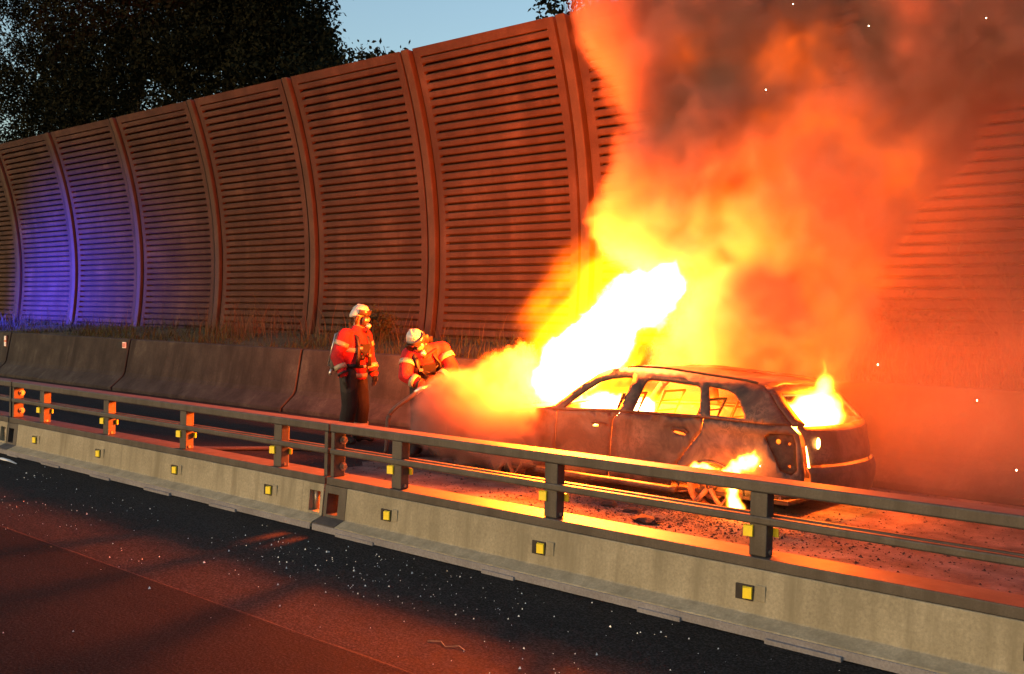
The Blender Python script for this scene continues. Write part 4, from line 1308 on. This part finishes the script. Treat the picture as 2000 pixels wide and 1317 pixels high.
    c0 = pv.lerp(ch, .10) - fv * .33; c1 = ch.lerp(nk, .55) - fv * .255
    m_ = MB(); ax_ = (c1 - c0).normalized()
    m_.tube([c0 - ax_ * .07, c0 - ax_ * .05, c0, c0 + ax_ * .04, c1 - ax_ * .04, c1, c1 + ax_ * .035], [.018, .03, .065, .078, .078, .06, .02], 16)
    m_.build('air_cylinder', M_cyl, hs, True)
    m_ = MB(); cc_ = pv.lerp(ch, .7) - fv * .182
    m_.rings([[cc_ + sv * x_ + axis * z_ + fv * y_ for x_, y_ in ((-.12, -.012), (.12, -.012), (.12, .012), (-.12, .012))] for z_ in (-.28, .28)])
    m_.build('back_plate', M_strap, hs)
    MB().tube([c0 - ax_ * .05 - sv * .02, c0 - ax_ * .10 - sv * .03, c0 - ax_ * .13 - sv * .03], [.02, .022, .018], 8).build('valve', M_chrome, hs, True)
    for s in (-1, 1):
        MB().tube([c0 + sv * s * .08 - fv * .03, c1 + sv * s * .08 - fv * .03], .009, 6).build('cylinder_strip', M_chrome if s == J.get('strip', -1) else M_strap, hs, True)
    MB().tube([ch.lerp(nk, .6) - fv * .1 + sv * .13, ch.lerp(nk, .75) + sv * .15 + fv * .05, H(.03, .14, -.16), H(0, .15, -.10)], .016, 8).build('breathing_hose', M_strap, hs, True)
    m_ = MB(); g0 = pv.lerp(ch, .55) + fv * .185 - sv * .05
    m_.tube([g0, g0 + fv * .02], .038, 14); m_.build('gauge', M_strap, hs, True)
    MB().tube([ch + fv * .17 - sv * .1, pv.lerp(ch, .8) + fv * .2 - sv * .09, g0 + fv * .012 + axis * .03], .010, 6).build('gauge_hose', M_strap, hs, True)
    for k_ in range(3):
        q = pv.lerp(ch, (.22, .62, .9)[k_]) + fv * .19 + sv * (.0, .1, -.1)[k_]
        m_ = MB(); m_.rings([[q + sv * x_ + axis * z_ + fv * y_ for x_, z_ in ((-.022, -.016), (.022, -.016), (.022, .016), (-.022, .016))] for y_ in (0, .012)]); m_.build('buckle', M_chrome, hs)
    # helmet: deep shell with ridge, ear guards, dark raised visor
    hm = empty('helmet', (0, 0, 0)); hm.parent = t
    def shell(a0, scale, lo_c, off=0.0):
        rs__ = []
        for i in range(9):
            ph = math.pi / 2 * i / 8
            cz = lo_c + (.165 - lo_c) * math.sin(ph) if True else 0
            k = math.cos(ph) ** .75 if i < 8 else .02
            row = []
            for q in np.linspace(0, 2 * math.pi, 24, endpoint=False):
                fx, fy = math.cos(q), math.sin(q)
                droop = -.055 * max(0, -fy) * (1 - i / 8) - .0 * max(0, fy)
                lift = .045 * max(0, fy) * (1 - i / 8)
                row.append(H(.118 * k * fx * scale, -.018 + (.142 if fy < 0 else .128) * k * fy * scale + off, cz + droop + lift))
            rs__.append(row)
        return rs__
    m_ = MB(); m_.rings(shell(0, 1.0, -.005)); m_.build('shell', M_helmet, hm, True).modifiers.new('s', 'SUBSURF').render_levels = 1
    m_ = MB(); m_.tube([H(0, .085, .115), H(0, .02, .158), H(0, -.06, .155), H(0, -.13, .09)], [.02, .024, .024, .015], 8, True, .5); m_.build('ridge', M_helmet, hm, True)
    for s in (-1, 1):
        m_ = MB(); m_.tube([H(s * .108, .01, .03), H(s * .106, -.005, -.05), H(s * .09, .0, -.10)], [.045, .045, .025], 8, True, .35, f); m_.build('ear_guard', M_strap, hm, True)
    rs_ = []
    for c, o_ in ((.03, .0), (.055, .012), (.085, .012), (.105, .0)):
        rs_.append([H(.121 * math.cos(q), -.015 + .139 * math.sin(q) + o_ * .5, c + .012) for q in np.linspace(R(8), R(172), 18)])
    m_ = MB(); m_.rings(rs_, cap=False, closed=False); vo = m_.build('visor', M_visor, hm, True); vo.modifiers.new('t', 'SOLIDIFY').thickness = .006
    # full face mask
    mk = MB()
    rs_ = []
    for b_, sx, sz in ((.045, .078, .098), (.085, .074, .092), (.112, .055, .07), (.122, .03, .04)):
        rs_.append([H(sx * math.cos(q), b_, -.035 + sz * math.sin(q)) for q in np.linspace(0, 2 * math.pi, 16, endpoint=False)])
    mk.rings(rs_)
    mo = mk.build('face_mask', M_visor, t, True)
    m_ = MB(); m_.rings([[H(sx * math.cos(q), b_, -.012 + sz * math.sin(q)) for q in np.linspace(0, 2 * math.pi, 14, endpoint=False)] for b_, sx, sz in ((.108, .052, .036), (.124, .04, .026), (.126, .02, .013))])
    m_.build('lens', mat_plain('mask_lens', (0.30, 0.16, 0.10), 0.15, 0, 0.6), mo, True)
    m_ = MB(); m_.tube([H(0, .11, -.085), H(0, .150, -.095), H(0, .165, -.10)], [.034, .034, .024], 12); m_.build('demand_valve', M_chrome, mo, True)
    # knee and ankle bands
    for s in ('L', 'R'):
        kn, an = W(J['knee' + s]), W(J['ankle' + s])
        m_ = MB(); loop_band(m_, kn.lerp(an, .62), an - kn, (1, 0, 0), .107, .107, .05); m_.build('trouser_band', M_band, o, True)
    return t

# standing firefighter: faces the fire (+x), arms hanging
bx, by = -10.28, 8.75
ca_, sa_ = math.cos(R(16)), math.sin(R(16))
def P(x, y, z): return (bx + x * ca_ - y * sa_, by + x * sa_ + y * ca_, z)
firefighter((bx, by, 0.004), dict(
    hipL=P(-.03, .10, .93), hipR=P(-.03, -.10, .93), kneeL=P(.03, .13, .50), kneeR=P(.01, -.13, .50), ankleL=P(-.02, .15, .11), ankleR=P(-.06, -.15, .11), toeL=P(.18, .17, .055), toeR=P(.13, -.20, .055),
    pelvis=P(-.04, 0, .97), chest=P(-.02, 0, 1.33), neck=P(.02, 0, 1.54), head=P(.075, -.01, 1.695),
    shoulderL=P(.0, .21, 1.45), shoulderR=P(-.03, -.21, 1.45), elbowL=P(.03, .285, 1.16), elbowR=P(-.10, -.30, 1.16), wristL=P(.13, .27, .92), wristR=P(.02, -.29, .92),
    handdirL=(.15, -.05, -1), handdirR=(.15, .02, -1), palmL=(.2, -1, 0), palmR=(.2, 1, 0), curl=.35),
    (.85, .40, -.22), 'firefighter in red jacket and white helmet standing upright by the barrier', 0, (.25, 0, 1))

# second firefighter: bends forward and works on something at his waist
bx, by = -8.80, 8.62
tc = Vector((.715, -.70, 0)); rv = Vector((.70, .715, 0))     # towards the camera side, and to his left
def Q(r, c, z):
    v = rv * r + tc * c
    return (bx + v.x, by + v.y, z)
def D(r, c, z):
    v = rv * r + tc * c
    return (v.x, v.y, z)
firefighter((bx, by, 0.004), dict(
    hipL=Q(.13, -.06, .88), hipR=Q(-.07, -.06, .88), kneeL=Q(.15, .03, .47), kneeR=Q(-.07, .05, .48), ankleL=Q(.14, -.05, .11), ankleR=Q(-.10, -.03, .11), toeL=Q(.20, .16, .055), toeR=Q(-.13, .18, .055),
    pelvis=Q(.03, -.05, .92), chest=Q(.0, .13, 1.22), neck=Q(-.05, .27, 1.35), head=Q(-.115, .40, 1.42),
    shoulderL=Q(.185, .16, 1.33), shoulderR=Q(-.21, .20, 1.25), elbowL=Q(.32, .24, 1.10), elbowR=Q(-.25, .33, 1.00), wristL=Q(.12, .42, .94), wristR=Q(-.04, .44, .90),
    handdirL=D(-.9, .25, -.45), handdirR=D(.7, .3, -.5), palmL=D(0, -.3, -1), palmR=D(0, -.2, -1), curl=.7, strip=1),
    D(.35, .75, -.62), 'stooping firefighter in red jacket bent over his gear beside the smoke', 0, D(-.45, .55, .8))

# hose held by the stooping firefighter
hp = [Q(-.06, .50, .86), Q(-.18, .52, .76), Q(-.36, .48, .62), Q(-.43, .45, .50), Q(-.44, .45, .25), Q(-.46, .42, .08), Q(-.55, .35, .035), Q(-.9, .1, .033), Q(-1.6, -.3, .033), Q(-2.8, -.2, .033), Q(-4.5, -.7, .033), Q(-7.5, -1.0, .033), Q(-12, -2.2, .033)]
def cat(pts_, n=6):
    pts_ = [Vector(q) for q in pts_]
    out = []
    for i in range(len(pts_) - 1):
        p0, p1, p2, p3 = pts_[max(i - 1, 0)], pts_[i], pts_[i + 1], pts_[min(i + 2, len(pts_) - 1)]
        for k in range(n):
            u = k / n
            out.append(.5 * ((2 * p1) + (p2 - p0) * u + (2 * p0 - 5 * p1 + 4 * p2 - p3) * u * u + (3 * p1 - p0 - 3 * p2 + p3) * u ** 3))
    return out + [pts_[-1]]
hz = MB(); hz.tube(cat(hp), .026, 8)
hz_o = hz.build('fire_hose', mat_plain('hose', (0.06, 0.05, 0.045), 0.8), None, True)
tag(hz_o, 'dark fire hose hanging from the stooping firefighter to the road', 'hose')
MB().tube([Q(.06, .46, .90), Q(-.06, .50, .86), Q(-.12, .51, .81)], [.02, .03, .03], 10).build('nozzle', M_chrome, hz_o, True)
